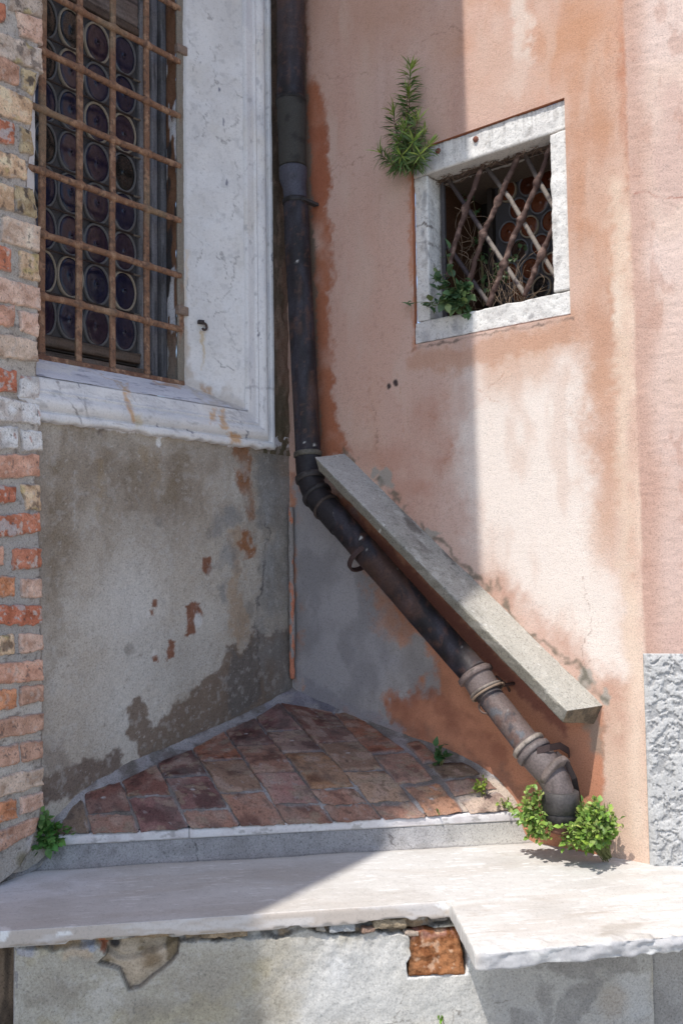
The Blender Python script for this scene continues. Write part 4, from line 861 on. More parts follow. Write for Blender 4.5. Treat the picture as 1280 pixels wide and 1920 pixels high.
# ================================================================== LOW FRONT WALL
lw = thing('low_wall', 'crumbling grey rendered low wall under the ledge with one exposed brick', 'wall', tuple(un(.0, 1.32, GZ)))
KN = 1.318
UL, UR = -.872, .926
def onf(px, py, k=KN): return onpl(px, py, NX*k, NX)
ua = axis(UL, UR, .0036); za = np.concatenate([axis(GZ, -1.36, .02)[:-1], axis(-1.36, -.990, .0034)])
Ug, Zg = np.meshgrid(ua, za); u_, z_ = Ug.ravel(), Zg.ravel()
V = UX*u_[:, None]+NX*KN; V[:, 2] = z_
P = Paint(V, (.47, .44, .385), u_, z_)
P.mot((.55, .525, .475), 7, .45, .7, .8, 2); P.mot((.34, .315, .275), 11, .5, .75, .7, 4); P.mot((.26, .235, .20), 30, .62, .76, .5, 6)
P.poly([(20, 1770), (560, 1740), (560, 1930), (20, 1930)], (.38, .34, .265), 60, .75, .8); P.mot((.50, .47, .42), 60, .6, .75, .4, 12); P.mot((.27, .24, .195), 80, .64, .8, .4, 10); P.mot((.40, .34, .215), 9, .55, .75, .55, 8); P.mot((.25, .22, .175), 16, .56, .78, .5, 13); P.mot((.58, .55, .50), 20, .6, .75, .4, 14)
for (cx, cy, rx, ry) in ((100, 1860, 40, 34), (160, 1800, 30, 20), (380, 1850, 60, 50), (250, 1890, 30, 24)): P.ell(cx, cy, rx, ry, (.28, .245, .20), .45, .7, .8)
P.poly([(600, 1760), (880, 1760), (930, 1930), (560, 1930)], (.57, .56, .535), 40, .8, 1.); P.ell(635, 1820, 20, 26, (.62, .61, .59), .7, .6)  # sunlit stretch between the two shadows painted paler
P.poly([(900, 1780), (1225, 1760), (1225, 1930), (930, 1930)], (.42, .405, .385), 14, .8, .6)  # cast shadow of the projecting slab painted darker
for pts in ([(1000, 1790), (1060, 1780), (1180, 1775), (1190, 1830), (1120, 1840), (1040, 1820), (1000, 1815)], [(1060, 1840), (1130, 1835), (1110, 1890), (1080, 1930), (1030, 1930), (1040, 1880)], [(1004, 1830), (1030, 1835), (1026, 1930), (1008, 1930), (1000, 1870)], [(950, 1900), (990, 1895), (1010, 1930), (950, 1930)]):
    P.poly(pts, (.27, .255, .24), 6, .85, .9, 26, .1, .5, 4)
P.poly([(1150, 1840), (1215, 1830), (1220, 1900), (1160, 1910)], (.50, .49, .475), 12, .8, 1.); P.ell(1150, 1880, 26, 30, (.40, .345, .29), .7, .6)
for pts in ([(248, 1860), (246, 1880), (244, 1900)], [(905, 1880), (850, 1898), (846, 1920)], [(905, 1880), (960, 1870)], [(760, 1850), (740, 1920)], [(1080, 1905), (1160, 1900), (1210, 1912), (1225, 1895)], [(720, 1918), (760, 1906), (790, 1914)]): P.line(pts, (.20, .18, .155), 1.1, .75, .5)
dd_ = np.zeros(len(u_)); wx, wy = P.px+(P.wx-P.px)*.12, P.py+(P.wy-P.py)*.12
# broken-out render at the top edge, with rubble core behind
topline = [(20, 1772), (60, 1785), (120, 1782), (180, 1770), (200, 1790), (225, 1805), (340, 1770), (375, 1765), (540, 1755), (575, 1745), (610, 1748), (640, 1756), (660, 1752), (700, 1745), (760, 1752), (880, 1725), (1000, 1700), (1300, 1700)]
tx = np.array([p[0] for p in topline]); ty = np.array([p[1] for p in topline])
tl_ = np.interp(P.px, tx, ty)+(fbm(u_*40, u_*0, 4, 3)-.5)*14
mb = sm(1.5, -1.5, P.py-tl_)*(P.px < 880); 
core = mix(np.tile((.34, .25, .16), (len(u_), 1)), (.20, .185, .17), sm(.45, .6, fbm(u_*16, z_*26, 4, 3))); core = mix(core, (.45, .43, .40), sm(.55, .65, fbm(u_*20, z_*20, 4, 7)))
P.c = mix(P.c, core, mb); dd_ = dd_-mb*(.016+.016*fbm(u_*26, z_*26, 4, 5))
P.c = mix(P.c, (.06, .055, .05), sm(3, 0, np.abs(P.py-tl_))*(P.px < 880)*sm(.4, .6, fbm(u_*18, z_*0+2, 3, 4))*.8)
holes = [([(186, 1770), (240, 1766), (336, 1765), (334, 1790), (322, 1806), (290, 1832), (262, 1854), (240, 1858), (230, 1832), (224, 1818), (184, 1806), (200, 1790)], .020), ([(766, 1744), (862, 1738), (876, 1800), (872, 1826), (764, 1832), (762, 1806), (772, 1790)], .026)]
hs = polysd(wx, wy, holes[0][0]); m0 = sm(-1.2, 1.2, hs); dd_ = dd_-m0*(.022-.012*sm(0, 30, hs)); P.c = mix(P.c, mix(np.tile((.47, .38, .28), (len(u_), 1)), (.24, .18, .11), sm(.5, .66, fbm(u_*22, z_*22, 4, 4))), m0)
P.c = mix(P.c, (.05, .045, .045), m0*sm(5, 1, hs)*.8)
P.ell(216, 1775, 12, 10, (.03, .03, .035), .95, .4); P.ell(282, 1802, 18, 20, (.17, .11, .055), .75, .7, .8)
P.poly([(184, 1762), (202, 1762), (198, 1785), (190, 1782)], (.40, .14, .07), 2, .9, .2); P.poly([(148, 1770), (180, 1766), (182, 1780), (150, 1784)], (.27, .29, .34), 3, .8, .3); P.poly([(125, 1786), (180, 1782), (175, 1800), (120, 1805)], (.48, .37, .26), 6, .7, .8)
P.poly([(26, 1776), (60, 1776), (58, 1790), (30, 1790)], (.36, .35, .38), 3, .8, .4)
hs = polysd(wx, wy, holes[1][0]); m1 = sm(-1.2, 1.2, hs); dd_ = dd_-m1*.034; P.c = mix(P.c, (.10, .07, .05), m1)
P.c = mix(P.c, (.70, .69, .67), sm(3.4, 1., np.abs(hs+2))*(P.py > 1790)*.8)
rel = (fbm(u_*11, z_*11, 4, 1)-.5)*.012+(fbm(u_*60, z_*60, 3, 2)-.5)*.0025
rel = rel+sm(540, 620, P.px)*sm(900, 800, P.px)*sm(1860, 1760, P.py)*(fbm(u_*30, z_*26, 4, 6)-.5)*.014
dd_ = dd_+rel
V = V+NX*dd_[:, None]
mk('render', V, gridq(len(za), len(ua)), M['plaster'], lw, P.c)
# the bare brick
q = [onf(768, 1745, KN-.004), onf(858, 1740, KN-.004), onf(871, 1826, KN-.004), onf(766, 1829, KN-.004)]
V, Q, a, b_, e, ring = patch(q, NX, .0026, .006, .010, .006, .010, .06, 77)
c = np.tile((.37, .165, .075), (len(V), 1)); c = mix(c, (.33, .17, .14), sm(.032, .012, b_)*.8); c = mix(c, (.22, .085, .035), sm(.5, .7, fbm(a*40, b_*40, 4, 3))); c = mix(c, (.52, .33, .22), sm(.6, .72, fbm(a*50, b_*50, 4, 7))); c = mix(c, (.12, .06, .03), sm(.018, .0, a)*.8)
mk('exposed_brick', V, Q, M['brick'], lw, c)
# flakes of stone in the gap under the slab
for (px, py, w, h, col) in ((640, 1737, .055, .012, (.34, .345, .345)), (600, 1738, .018, .009, (.30, .27, .23)), (730, 1730, .075, .012, (.34, .27, .185)), (690, 1742, .03, .008, (.30, .20, .15)), (420, 1750, .10, .008, (.36, .27, .175)), (820, 1718, .04, .010, (.22, .20, .18)), (770, 1748, .03, .006, (.45, .36, .29))):
    p0 = onf(px, py, KN-.006); v, q = box(p0, UX*w/2*1.3, NX*.012, A3(0, 0, h)); v, n, q4, q3 = solid(v, q, .0035)
    v = v+n*((fbm(v[:, 0]*50, v[:, 2]*50+v[:, 1]*40, 4, 3)-.5)*.016)[:, None]; mk('rubble_stone', v, q4, M['mortar'], lw, mix(np.tile(col, (len(v), 1)), np.array(col)*.55, sm(.45, .7, fbm(v[:, 0]*40, v[:, 2]*60, 4, 4))), True, q3)
# left end: recess with old timber-brown pier, right end: set-back smooth plinth
ue = axis(UL-.55, UL+.01, .006); ze = axis(GZ, -.985, .006); Ug, Zg = np.meshgrid(ue, ze); u_, z_ = Ug.ravel(), Zg.ravel()
V = UX*u_[:, None]+NX*(KN-.045); V[:, 2] = z_; V = V+NX*((fbm(u_*30, z_*8, 4, 3)-.5)*.02)[:, None]
c = mix(np.tile((.20, .145, .10), (len(u_), 1)), (.08, .06, .045), sm(.4, .65, fbm(u_*50, z_*9, 4, 6))); mk('end_pier', V, gridq(len(ze), len(ue)), M['mortar'], lw, c)
v, q = box(un(UL+.004, KN-.03, -1.3), UX*.008, NX*.028, A3(0, 0, .305)); v, n, q4, q3 = solid(v, q, .005); mk('end_arris', v, q4, M['plaster'], lw, mix(np.tile((.40, .37, .35), (len(v), 1)), (.28, .26, .24), sm(.4, .6, fbm(v[:, 2]*12, v[:, 0]*40, 3, 3))), True, q3)
DR = A3(math.cos(A27+.10), math.sin(A27+.10), 0); DRN = A3(DR[1], -DR[0], 0)
p0 = un(UR-.01, KN-.012, 0); te = axis(0, 1.2, .006); Tg, Zg = np.meshgrid(te, axis(GZ, -.985, .006)); t_, z_ = Tg.ravel(), Zg.ravel()
V = p0+DR*t_[:, None]; V[:, 2] = z_; V = V+DRN*((fbm(t_*12, z_*12, 4, 3)-.5)*.010+(fbm(t_*50, z_*30, 3, 5)-.5)*.004)[:, None]
c = mix(np.tile((.36, .345, .33), (len(t_), 1)), (.29, .275, .26), sm(.4, .65, fbm(t_*9, z_*9, 4, 6))); mk('side_render', V, gridq(len(axis(GZ, -.985, .006)), len(te)), M['plaster'], lw, c)
# ================================================================== MARBLE LEDGE
sl_ = thing('marble_ledge', 'pale veined marble slab with a stepped front edge capping the low wall', 'ledge', tuple(un(.2, 1.1, ZL-.05)))
pl = [(-1.25, .62), (-1.25, 1.333), (.315, 1.333), (.286, 1.692), (1.5, 1.655), (1.5, .62)]
top = [A3(a, n_, 0) for a, n_ in pl]; bot = [A3(a, n_, -.046) for a, n_ in pl]; m_ = len(pl)
VV = np.array(top+bot)
tri = [(0, 1, 2), (0, 2, 5), (2, 3, 4), (2, 4, 5)]
TT = tri+[(a+m_, c_+m_, b_+m_) for a, b_, c_ in tri]; QQ = [(i, i+m_, (i+1) % m_+m_, (i+1) % m_) for i in range(m_)]
w_, n_0, q4, q3 = solid(VV, QQ, .0055, TT)
v = UX*w_[:, :1]+NX*w_[:, 1:2]; v[:, 2] = w_[:, 2]+ZL; n = UX*n_0[:, :1]+NX*n_0[:, 1:2]; n[:, 2] = n_0[:, 2]
uu = v@UX; nn = v@NX; zz = v[:, 2]
tp = sm(.5, .9, n[:, 2]); fr = (1-tp)*sm(.2, .6, n@NX)
lip = sm(.27, .33, uu)*sm(1.60, 1.66, nn)
v = v+n*((fbm(uu*8, nn*8+zz*8, 4, 3)-.5)*.004+(fbm(uu*14, nn*70, 4, 5)-.5)*.0014)[:, None]
v = v+n*(lip*(fbm(uu*26, zz*60+nn*30, 4, 5)-.5)*.016*(1+sm(.55, .85, uu)))[:, None]
eroz = lip*sm(-.016, .0, zz-ZL)*.006; v[:, 2] -= eroz*sm(1.65, 1.69, nn); 
lw2 = sm(-.036, -.046, zz-ZL); v = v-n*((1-lip)*fr*lw2*.006*sm(.45, .6, fbm(uu*30, uu*0, 4, 7)))[:, None]; v[:, 2] += (1-lip)*lw2*.008*sm(.5, .62, fbm(uu*14, uu*0+4, 4, 3))*sm(1.25, 1.31, nn)
P = Paint(v, (.60, .585, .56), uu, nn)
P.c = mix(P.c, (.53, .49, .445), sm(.42, .75, fbm(uu*2.2+fbm(uu*3, nn*8, 3, 2)*1.5, nn*18+fbm(uu*2, nn*6, 3, 5)*4, 5, 3, .6))*.6); P.c = mix(P.c, (.65, .64, .62), sm(.45, .8, fbm(uu*5+fbm(uu*3, nn*9, 3, 4), nn*34, 5, 6, .6))*.6)
P.c = mix(P.c, (.42, .35, .285), sm(.60, .78, fbm(uu*4+fbm(uu*4, nn*9, 3, 4)*2, nn*40, 5, 8, .6))*sm(1.2, 1.45, nn)*.55)
P.c = mix(P.c, (.80, .79, .78), sm(.70, .76, fbm(uu*22, nn*120, 3, 10))*.7)
P.c = mix(P.c, (.55, .51, .49), tp*sm(-.1, -.5, uu)*sm(1.0, 1.25, nn)*.35)
P.c = mix(P.c, (.74, .74, .77), tp*sm(-.55, -.85, uu)*sm(1.25, .95, nn)*.8)
P.c = mix(P.c, (.40, .375, .345), tp*sm(.62, .74, fbm(uu*14, nn*26, 4, 12))*.14); P.c = mix(P.c, (.33, .31, .285), tp*sm(.70, .76, fbm(uu*40+fbm(uu*9, nn*9, 2, 3)*4, nn*90, 3, 14))*.2); P.c = mix(P.c, (.46, .43, .395), tp*sm(.48, .72, fbm(uu*5, nn*7, 4, 15))*.45)
P.c = mix(P.c, (.34, .30, .25), tp*sm(.60, .75, fbm(uu*9, nn*16, 5, 3))*sm(.55, .62, fbm(uu*3, nn*3, 3, 6))*.5)
P.c = mix(P.c, (.40, .36, .31), tp*sm(.035, .0, nn-.82)*.5)
P.c = mix(P.c, (.47, .405, .35), fr*(1-lip)*.9); P.c = mix(P.c, (.56, .52, .49), fr*(1-lip)*sm(.5, .62, fbm(uu*9, zz*40, 4, 5)))
P.c = mix(P.c, (.42, .41, .41), fr*lip*.9); P.c = mix(P.c, (.58, .57, .55), fr*lip*sm(.54, .64, fbm(uu*20, zz*40, 4, 6)))  # lip face painted grey for the shade it stands in
for pts in ([(2, 1740), (18, 1738), (20, 1752), (8, 1768), (-6, 1768)], [(108, 1752), (128, 1748), (134, 1755), (110, 1758)], [(815, 1698), (830, 1694), (846, 1700), (830, 1712)]): P.poly(pts, (.78, .77, .75), 2, .9, .2)
mk('slab', v, q4, M['marble'], sl_, P.c, True, q3)
# ================================================================== TILED SLOPE with cement upstand and marble edging
ts = thing('tiled_slope', 'sloping corner shelf of worn square terracotta tiles behind a white marble edging', 'tiled shelf', tuple(un(0, .6, -.85)))
NZ = np.array([-.2, 0, .1, .3, .45, .56, .66, .72, .765, .79, .9]); ZZ_ = np.array([-.48, -.517, -.556, -.616, -.656, -.682, -.722, -.762, -.812, -.852, -.96])
def zt(n_): return np.interp(n_, NZ, ZZ_)
def ontile(px, py):
    d = ray(px, py); lo, hi = 2.0, 5.5
    for _ in range(40):
        t = (lo+hi)/2; p = C+d*t
        if p[2] > zt(p@NX): lo = t
        else: hi = t
    return C+d*lo
nr_ = axis(-.02, .784, .0045); tt = np.linspace(-.02, 1.02, 330); Ng, Tg = np.meshgrid(nr_, tt, indexing='ij'); n_, t_ = Ng.ravel(), Tg.ravel()
A_ = np.stack([-.0+0*n_, -(n_+.0)/.673, 0*n_], 1); B_ = np.stack([n_/.74, 0*n_, 0*n_], 1)
V = A_*(1-t_)[:, None]+B_*t_[:, None]
u_ = V@UX
fil = .014*np.exp(-np.maximum(V[:, 0], 0)/.014)*(.6+.8*fbm(V[:, 1]*12, V[:, 1]*0, 4, 3))+.014*np.exp(-np.maximum(-V[:, 1], 0)/.014)*(.6+.8*fbm(V[:, 0]*12, V[:, 0]*0, 4, 5))
V[:, 2] = zt(n_)+fil+(fbm(u_*20, n_*20, 4, 3)-.5)*.006+(fbm(u_*80, n_*80, 3, 5)-.5)*.003
P = Paint(V, (.19, .165, .155), u_, n_)
P.mot((.34, .32, .32), 14, .42, .64, .85, 3); P.mot((.13, .115, .10), 26, .5, .7, .7, 6)
P.poly([(500, 1290), (620, 1290), (640, 1330), (590, 1322), (530, 1330), (480, 1345)], (.24, .225, .26), 8, .8, .8); P.poly([(590, 1305), (640, 1322), (620, 1340), (600, 1330)], (.13, .125, .15), 6, .8, .5)
P.poly([(300, 1400), (380, 1365), (480, 1330), (540, 1300), (540, 1318), (470, 1350), (390, 1385)], (.34, .315, .31), 6, .8, .8)
P.poly([(900, 1455), (960, 1465), (985, 1520), (870, 1520), (860, 1490)], (.52, .42, .34), 8, .9, .8); P.poly([(740, 1380), (800, 1410), (780, 1420), (720, 1385)], (.35, .32, .33), 5, .7, .6)
mk('mortar_bed', V, gridq(len(nr_), len(tt)), M['mortar'], ts, P.c)
def cA(x, y): return (80+x/2.0645, 1280+y/2.0645)
def cB(x, y): return (440+x/2.4615, 1240+y/2.4615)
J = [(cA(20, 478), cA(30, 586)), (cA(150, 425), cA(188, 584)), (cA(304, 382), cA(376, 578)), (cA(440, 318), cA(568, 562)), (cA(577, 262), cA(764, 556)), (cA(705, 192), cA(944, 550)), (cA(822, 142), cA(1130, 541)), (cB(205, 195), cB(684, 728)), (cB(450, 240), cB(885, 716))]
YB = [[], [505], [438], [365, 490], [305, 423], [247, 350, 470], [('B', 328), ('B', 425), ('B', 588), ('B', 657)], [('B', 380), ('B', 507), ('B', 650)]]
TC = [['olive'], ['maroon', 'rose'], ['maroon', 'plum'], ['dark', 'plum', 'rose'], ['rust', 'tan', 'rose'], ['dark', 'rose', 'mauve', 'rose'], ['plum', 'mauvetan', 'rusttan', 'rose', 'rose'], ['maroon', 'tan', 'tan2', 'rose']]
TPAL0 = {'olive': (.17, .125, .09), 'maroon': (.165, .075, .06), 'plum': (.20, .105, .10), 'dark': (.115, .05, .045), 'rust': (.27, .115, .07), 'rose': (.28, .155, .115), 'tan': (.25, .165, .12), 'tan2': (.30, .21, .15), 'mauve': (.28, .15, .135), 'mauvetan': (.24, .165, .145), 'rusttan': (.26, .15, .085), 'or': (.46, .24, .14), 'lit_cem': (.56, .46, .38)}
TPAL = {k_: tuple(np.array(v_)*np.array([1.0, .92, .88])) for k_, v_ in TPAL0.items()}
Tl = Bag()
def addtile(cn, pq, seed):
    q = [ontile(*p) for p in pq]
    cen = sum(q)/4; nrm = np.cross(q[1]-q[0], q[3]-q[0]); nrm /= np.linalg.norm(nrm); nrm = nrm if nrm[2] > 0 else -nrm
    # keep a joint between neighbours
    jw = .0042
    qq = []
    for p in q: qq.append(p+(cen-p)/np.linalg.norm(cen-p)*jw)
    V, Q, a, b_, e, ring = patch(qq, nrm, .0032, .0115, .007, .005, .004, .03, seed)
    n_ = V@NX; mid = zt(qq[0]@NX)
    # follow the curve of the bed
    fs, ft = a/max(a.max(), 1e-6), b_/max(b_.max(), 1e-6); zc_ = [zt(p@NX) for p in qq]
    V[:, 2] += zt(n_)-(zc_[0]*(1-fs)*(1-ft)+zc_[1]*fs*(1-ft)+zc_[2]*fs*ft+zc_[3]*(1-fs)*ft)
    base = np.array(TPAL[cn])*(.88+.24*random.random()); so = seed*4.1; c = np.tile(base, (len(V), 1))
    f = fbm(a*16+so, b_*16, 4, 3); g_ = fbm(a*44+so, b_*44+so, 4, 6)
    c = mix(c, base*np.array([.42, .36, .38]), sm(.52, .74, f)*.9); c = mix(c, np.array([.36, .25, .20]), sm(.46, .28, f)*.6)
    c = mix(c, (.26, .20, .14), sm(.58, .7, fbm(a*22+so, b_*34, 4, 9))*.55); c = mix(c, (.32, .28, .27), sm(.72, .80, g_)*.5); c = mix(c, base*.4, sm(.34, .24, g_)*.7)
    c = mix(c, (.22, .19, .17), .08+.22*sm(.45, .65, fbm(a*11+so, b_*11, 4, 15)))
    c = mix(c, (.30, .28, .28), sm(.005, 0, e)*sm(.4, .6, f)*.6)
    if seed % 5 == 2: c = mix(c, (.42, .40, .39), sm(.010, .006, np.hypot(a-a.max()*.45, (b_-b_.max()*.5)*1.6))*.8)
    Tl.add(V, Q, c)
sd = 1
lerp = lambda p, q, t: (p[0]+(q[0]-p[0])*t, p[1]+(q[1]-p[1])*t)
def vat(j, y): return min(1, max(0, (y-j[0][1])/(j[1][1]-j[0][1])))
for k in range(8):
    jl, jr = J[k], J[k+1]
    ys = [(cA(0, y) if not isinstance(y, tuple) else cB(0, y[1]))[1] for y in YB[k]]
    rowsv = [(0, 0)]+[(vat(jl, y+2.6), vat(jr, y-1.6)) for y in ys]+[(1, 1)]
    for i in range(len(rowsv)-1):
        (aL, aR_), (bL, bR_) = rowsv[i], rowsv[i+1]
        addtile(TC[k][i], [lerp(*jl, aL), lerp(*jr, aR_), lerp(*jr, bR_), lerp(*jl, bL)], sd); sd += 1
for cn, pq in (('rust', [(456, 246), (545, 242), (790, 416), (622, 436)]), ('rose', [(630, 438), (802, 424), (918, 552), (745, 576)]), ('or', [(775, 578), (930, 556), (1058, 694), (882, 716)]), ('rose', [(782, 386), (852, 372), (940, 464), (868, 476)]), ('olive', [(882, 478), (1050, 468), (1140, 526), (952, 550)]), ('rose', [(955, 552), (1150, 532), (1215, 590), (1010, 628)]), ('lit_cem', [(1030, 636), (1225, 596), (1290, 676), (1078, 700)])):  # front-right tiles painted brighter for their patch of sun
    addtile(cn, [cB(*p) for p in pq], sd); sd += 1
Tl.make('tiles', M['tile'], ts)
# marble edging
ul, ur = -.835, .745
ue = axis(ul, ur, .004); pf = densify([(.735, -.868, 0), (.745, -.850, 0), (.770, -.8475, 0), (.784, -.850, 0), (.790, -.857, 0), (.7905, -.868, 0), (.789, -.882, 0)], .0035)[:, :2]
Ug, Kg = np.meshgrid(ue, np.arange(len(pf)), indexing='ij'); u_, k_ = Ug.ravel(), Kg.ravel()
V = UX*u_[:, None]+NX*pf[k_, 0][:, None]; V[:, 2] = pf[k_, 1]
ch = (fbm(u_*22, pf[k_, 0]*60+pf[k_, 1]*60, 4, 3)-.5)*.007+(fbm(u_*9, u_*0, 3, 5)-.5)*.006; V = V+NX*ch[:, None]*.7; V[:, 2] += ch*.8
jn = sm(.003, .0015, np.abs(u_+.42)); V = V-NX*jn[:, None]*.002
P = Paint(V, (.66, .625, .62), u_, pf[k_, 1]); P.mot((.54, .50, .50), 12, .45, .7, .7, 3); P.mot((.74, .72, .71), 24, .5, .65, .6, 6); P.c = mix(P.c, (.16, .14, .10), sm(-.876, -.882, V[:, 2])*.8); P.c = mix(P.c, (.3, .28, .26), sm(.64, .72, fbm(u_*40, V[:, 2]*60, 4, 8))*.6); P.c = mix(P.c, (.25, .23, .22), jn)
mk('marble_edging', V, gridq(len(ue), len(pf)), M['marble'], ts, P.c)
# cement upstand
ue = axis(-1.02, .86, .004); pf = densify([(.782, -.872, 0), (.788, -.885, 0), (.796, -.915, 0), (.806, -.940, 0), (.816, -.9485, 0), (.826, -.9515, 0)], .0035)[:, :2]
Ug, Kg = np.meshgrid(ue, np.arange(len(pf)), indexing='ij'); u_, k_ = Ug.ravel(), Kg.ravel()
lf = sm(-.80, -.96, u_); toe = (pf[k_, 1] < -.93)
n_ = pf[k_, 0]+(fbm(u_*9, u_*0, 4, 3)-.5)*.022*sm(-.90, -.95, pf[k_, 1])+(fbm(u_*60, k_*.2, 3, 5)-.5)*.002-lf*.0
V = UX*u_[:, None]+NX*n_[:, None]; V[:, 2] = pf[k_, 1]+.004*sm(-.93, -.945, pf[k_, 1])*(pf[k_, 1] > -.951)
P = Paint(V, (.31, .30, .30), u_, pf[k_, 1]); P.mot((.37, .36, .36), 12, .45, .7, .8, 3); P.mot((.24, .23, .225), 24, .5, .7, .6, 6); P.c = mix(P.c, (.46, .44, .40), sm(.35, .6, u_)*.7)
P.line([(366, 1583), (371, 1595), (368, 1600), (372, 1618)], (.08, .075, .075), 1.5, .9, .2); P.line([(729, 1562), (734, 1578), (738, 1585)], (.1, .09, .09), 1.5, .9, .2)
P.c = mix(P.c, (.17, .15, .10), sm(-.878, -.872, pf[k_, 1])*.6); P.c = mix(P.c, (.12, .11, .11), sm(-.949, -.9512, pf[k_, 1])*.8)
mk('cement_upstand', V, gridq(len(ue), len(pf)), M['concrete'], ts, P.c)
# cement fillet closing the left end against the brick wall
fa = axis(0, 1, .03); fb = axis(0, 1, .03)
p00, p10, p11, p01 = onz(-20, 1668, ZL+.001), onz(60, 1634, ZL+.001), onz(100, 1585, -.878), onz(60, 1540, -.84)
Fa, Fb = np.meshgrid(fa, fb); f_, g_ = Fa.ravel(), Fb.ravel()
V = p00*((1-f_)*(1-g_))[:, None]+p10*(f_*(1-g_))[:, None]+p11*(f_*g_)[:, None]+p01*((1-f_)*g_)[:, None]
V = V-A3(0, 0, .012); V[:, 2] += (fbm(f_*6, g_*6, 3, 4)-.5)*.012
mk('cement_fillet', V, gridq(len(fb), len(fa)), M['concrete'], ts, mix(np.tile((.30, .285, .28), (len(V), 1)), (.22, .205, .19), sm(.4, .6, fbm(f_*5, g_*5, 3, 5))))
# ================================================================== PLANTS
rs = np.random.RandomState(21)
def nrmz(v): v = np.asarray(v, float); return v/(np.linalg.norm(v)+1e-9)
def leaf(bag, p, d, up, L, W, col, fold=.25, droop=.25):
    d = nrmz(d); s = np.cross(d, up); s = nrmz(s); n = np.cross(s, d)
    rows = [(0, 0), (.22, .72), (.45, 1.), (.72, .68), (1., 0)]
    V = []; ctr = []
    for t, w in rows:
        m = p+d*L*t-n*(droop*L*t*t); ctr.append(m)
        V += [m-s*W*.5*w+n*W*fold*w*.5, m, m+s*W*.5*w+n*W*fold*w*.5]
    Q = []
    for i in range(4): Q += [(3*i, 3*i+1, 3*i+4, 3*i+3), (3*i+1, 3*i+2, 3*i+5, 3*i+4)]
    bag.add(V, Q, col)
def curve(p0, p1, sag, n=14):
    t = np.linspace(0, 1, n)[:, None]; return np.asarray(p0)*(1-t)+np.asarray(p1)*t+np.asarray(sag)*(4*t*(1-t))
def stemtube(bag, P_, r0, r1, col):
    v, q, t = sweep(P_, np.linspace(r0, r1, len(P_)), 6); bag.add(v, q, col, t)
def gcol(base, var=.25):
    k = 1+(rs.rand()-.5)*2*var; return np.array(base)*k*np.array([1+.3*(rs.rand()-.5), 1, 1+.3*(rs.rand()-.5)])
# --- rosemary growing out of the wall over the corner of the small window
r0 = ony(770, 306, .0)
t = thing('rosemary_plant', 'tall rosemary bush sprouting from the pink wall at the corner of the small window', 'plant', tuple(r0))
N_ = Bag(); S_ = Bag()
stems = [((772, 310), (769, 118), -.075, .55, 58), ((764, 312), (737, 202), -.085, .4, 30), ((760, 312), (712, 284), -.09, .3, 16), ((778, 312), (805, 268), -.08, .3, 15), ((775, 312), (783, 222), -.11, .3, 24), ((770, 310), (758, 240), -.12, .3, 26), ((772, 312), (775, 262), -.13, .2, 22), ((768, 312), (748, 262), -.12, .25, 20), ((766, 313), (733, 304), -.10, .3, 12), ((780, 312), (796, 246), -.07, .3, 16), ((771, 311), (764, 170), -.07, .3, 38), ((765, 312), (752, 290), -.13, .3, 12), ((777, 312), (788, 290), -.12, .3, 12)]
for (a, b_, yt, sg, nl) in stems:
    p0 = ony(*a, -.01); p1 = ony(*b_, yt); P_ = curve(p0, p1, A3((b_[0]-a[0])*.0002, -.012, -.010 if abs(b_[0]-a[0]) > 20 else 0), 24)
    stemtube(S_, P_, .0028, .0012, (.20, .13, .09))
    tg = np.gradient(P_, axis=0)
    for i in range(nl*4):
        tt_ = .04+.96*(i+rs.rand())/(nl*4); j = min(23, int(tt_*23)); ax_ = nrmz(tg[j])
        rd = rs.randn(3); rd -= ax_*np.dot(rd, ax_); rd = nrmz(rd); rd[1] -= .25
        d = nrmz(rd*(.95-.5*max(0, tt_-.8)*5)+ax_*(.45+max(0, tt_-.85)*6)); young = tt_ > .86
        leaf(N_, P_[j], d, nrmz(ax_+.45*rs.randn(3)), .042+.022*rs.rand(), .0056, gcol((.22, .31, .06) if young else ((.11, .185, .055) if rs.rand() < .7 else (.18, .23, .09)), .3), .2, .75*rs.rand()+.05)
N_.make('needles', M['needle'], t); S_.make('stems', M['twig'], t)
# --- leafy clumps
def clump(name, label, root, items, leafcol, size, stemcol=(.16, .17, .07), var=.25, dens=1., face=None, youngcol=None):
    """items: (pixel, distance plane y or point, n leaves, spread metres)"""
    t = thing(name, label, 'plant', tuple(root)); Lb = Bag(); Sb = Bag()
    for (tip, nl, sp, flat) in items:
        P_ = curve(root+rs.randn(3)*.006, tip, A3(0, -.01, .02), 12); stemtube(Sb, P_, .0016, .0008, stemcol)
        for i in range(int(nl*dens)):
            f = .35+.65*rs.rand()**.7; j = min(11, int(f*11)); p = P_[j]+rs.randn(3)*sp*np.array([1, .8, flat])
            out = nrmz(p-root+A3(0, -.05, .02)); d = nrmz(out*.7+rs.randn(3)*.6+A3(.1, -.25, .0)); up = nrmz(A3(.1, -.45, .9)+rs.randn(3)*.35)
            if abs(np.dot(d, up)) > .9: up = A3(1, 0, 0)
            L = size*(.6+.7*rs.rand()); stemtube(Sb, np.array([P_[j]*.4+p*.6, p]), .0007, .0006, stemcol)
            leaf(Lb, p, d, up, L, L*(.62+.15*rs.rand()), gcol(youngcol if (youngcol is not None and rs.rand() < .25) else leafcol, var), .18, .2+.3*rs.rand())
    Lb.make('leaves', M['leaf'], t); Sb.make('stems', M['twig'], t); return t
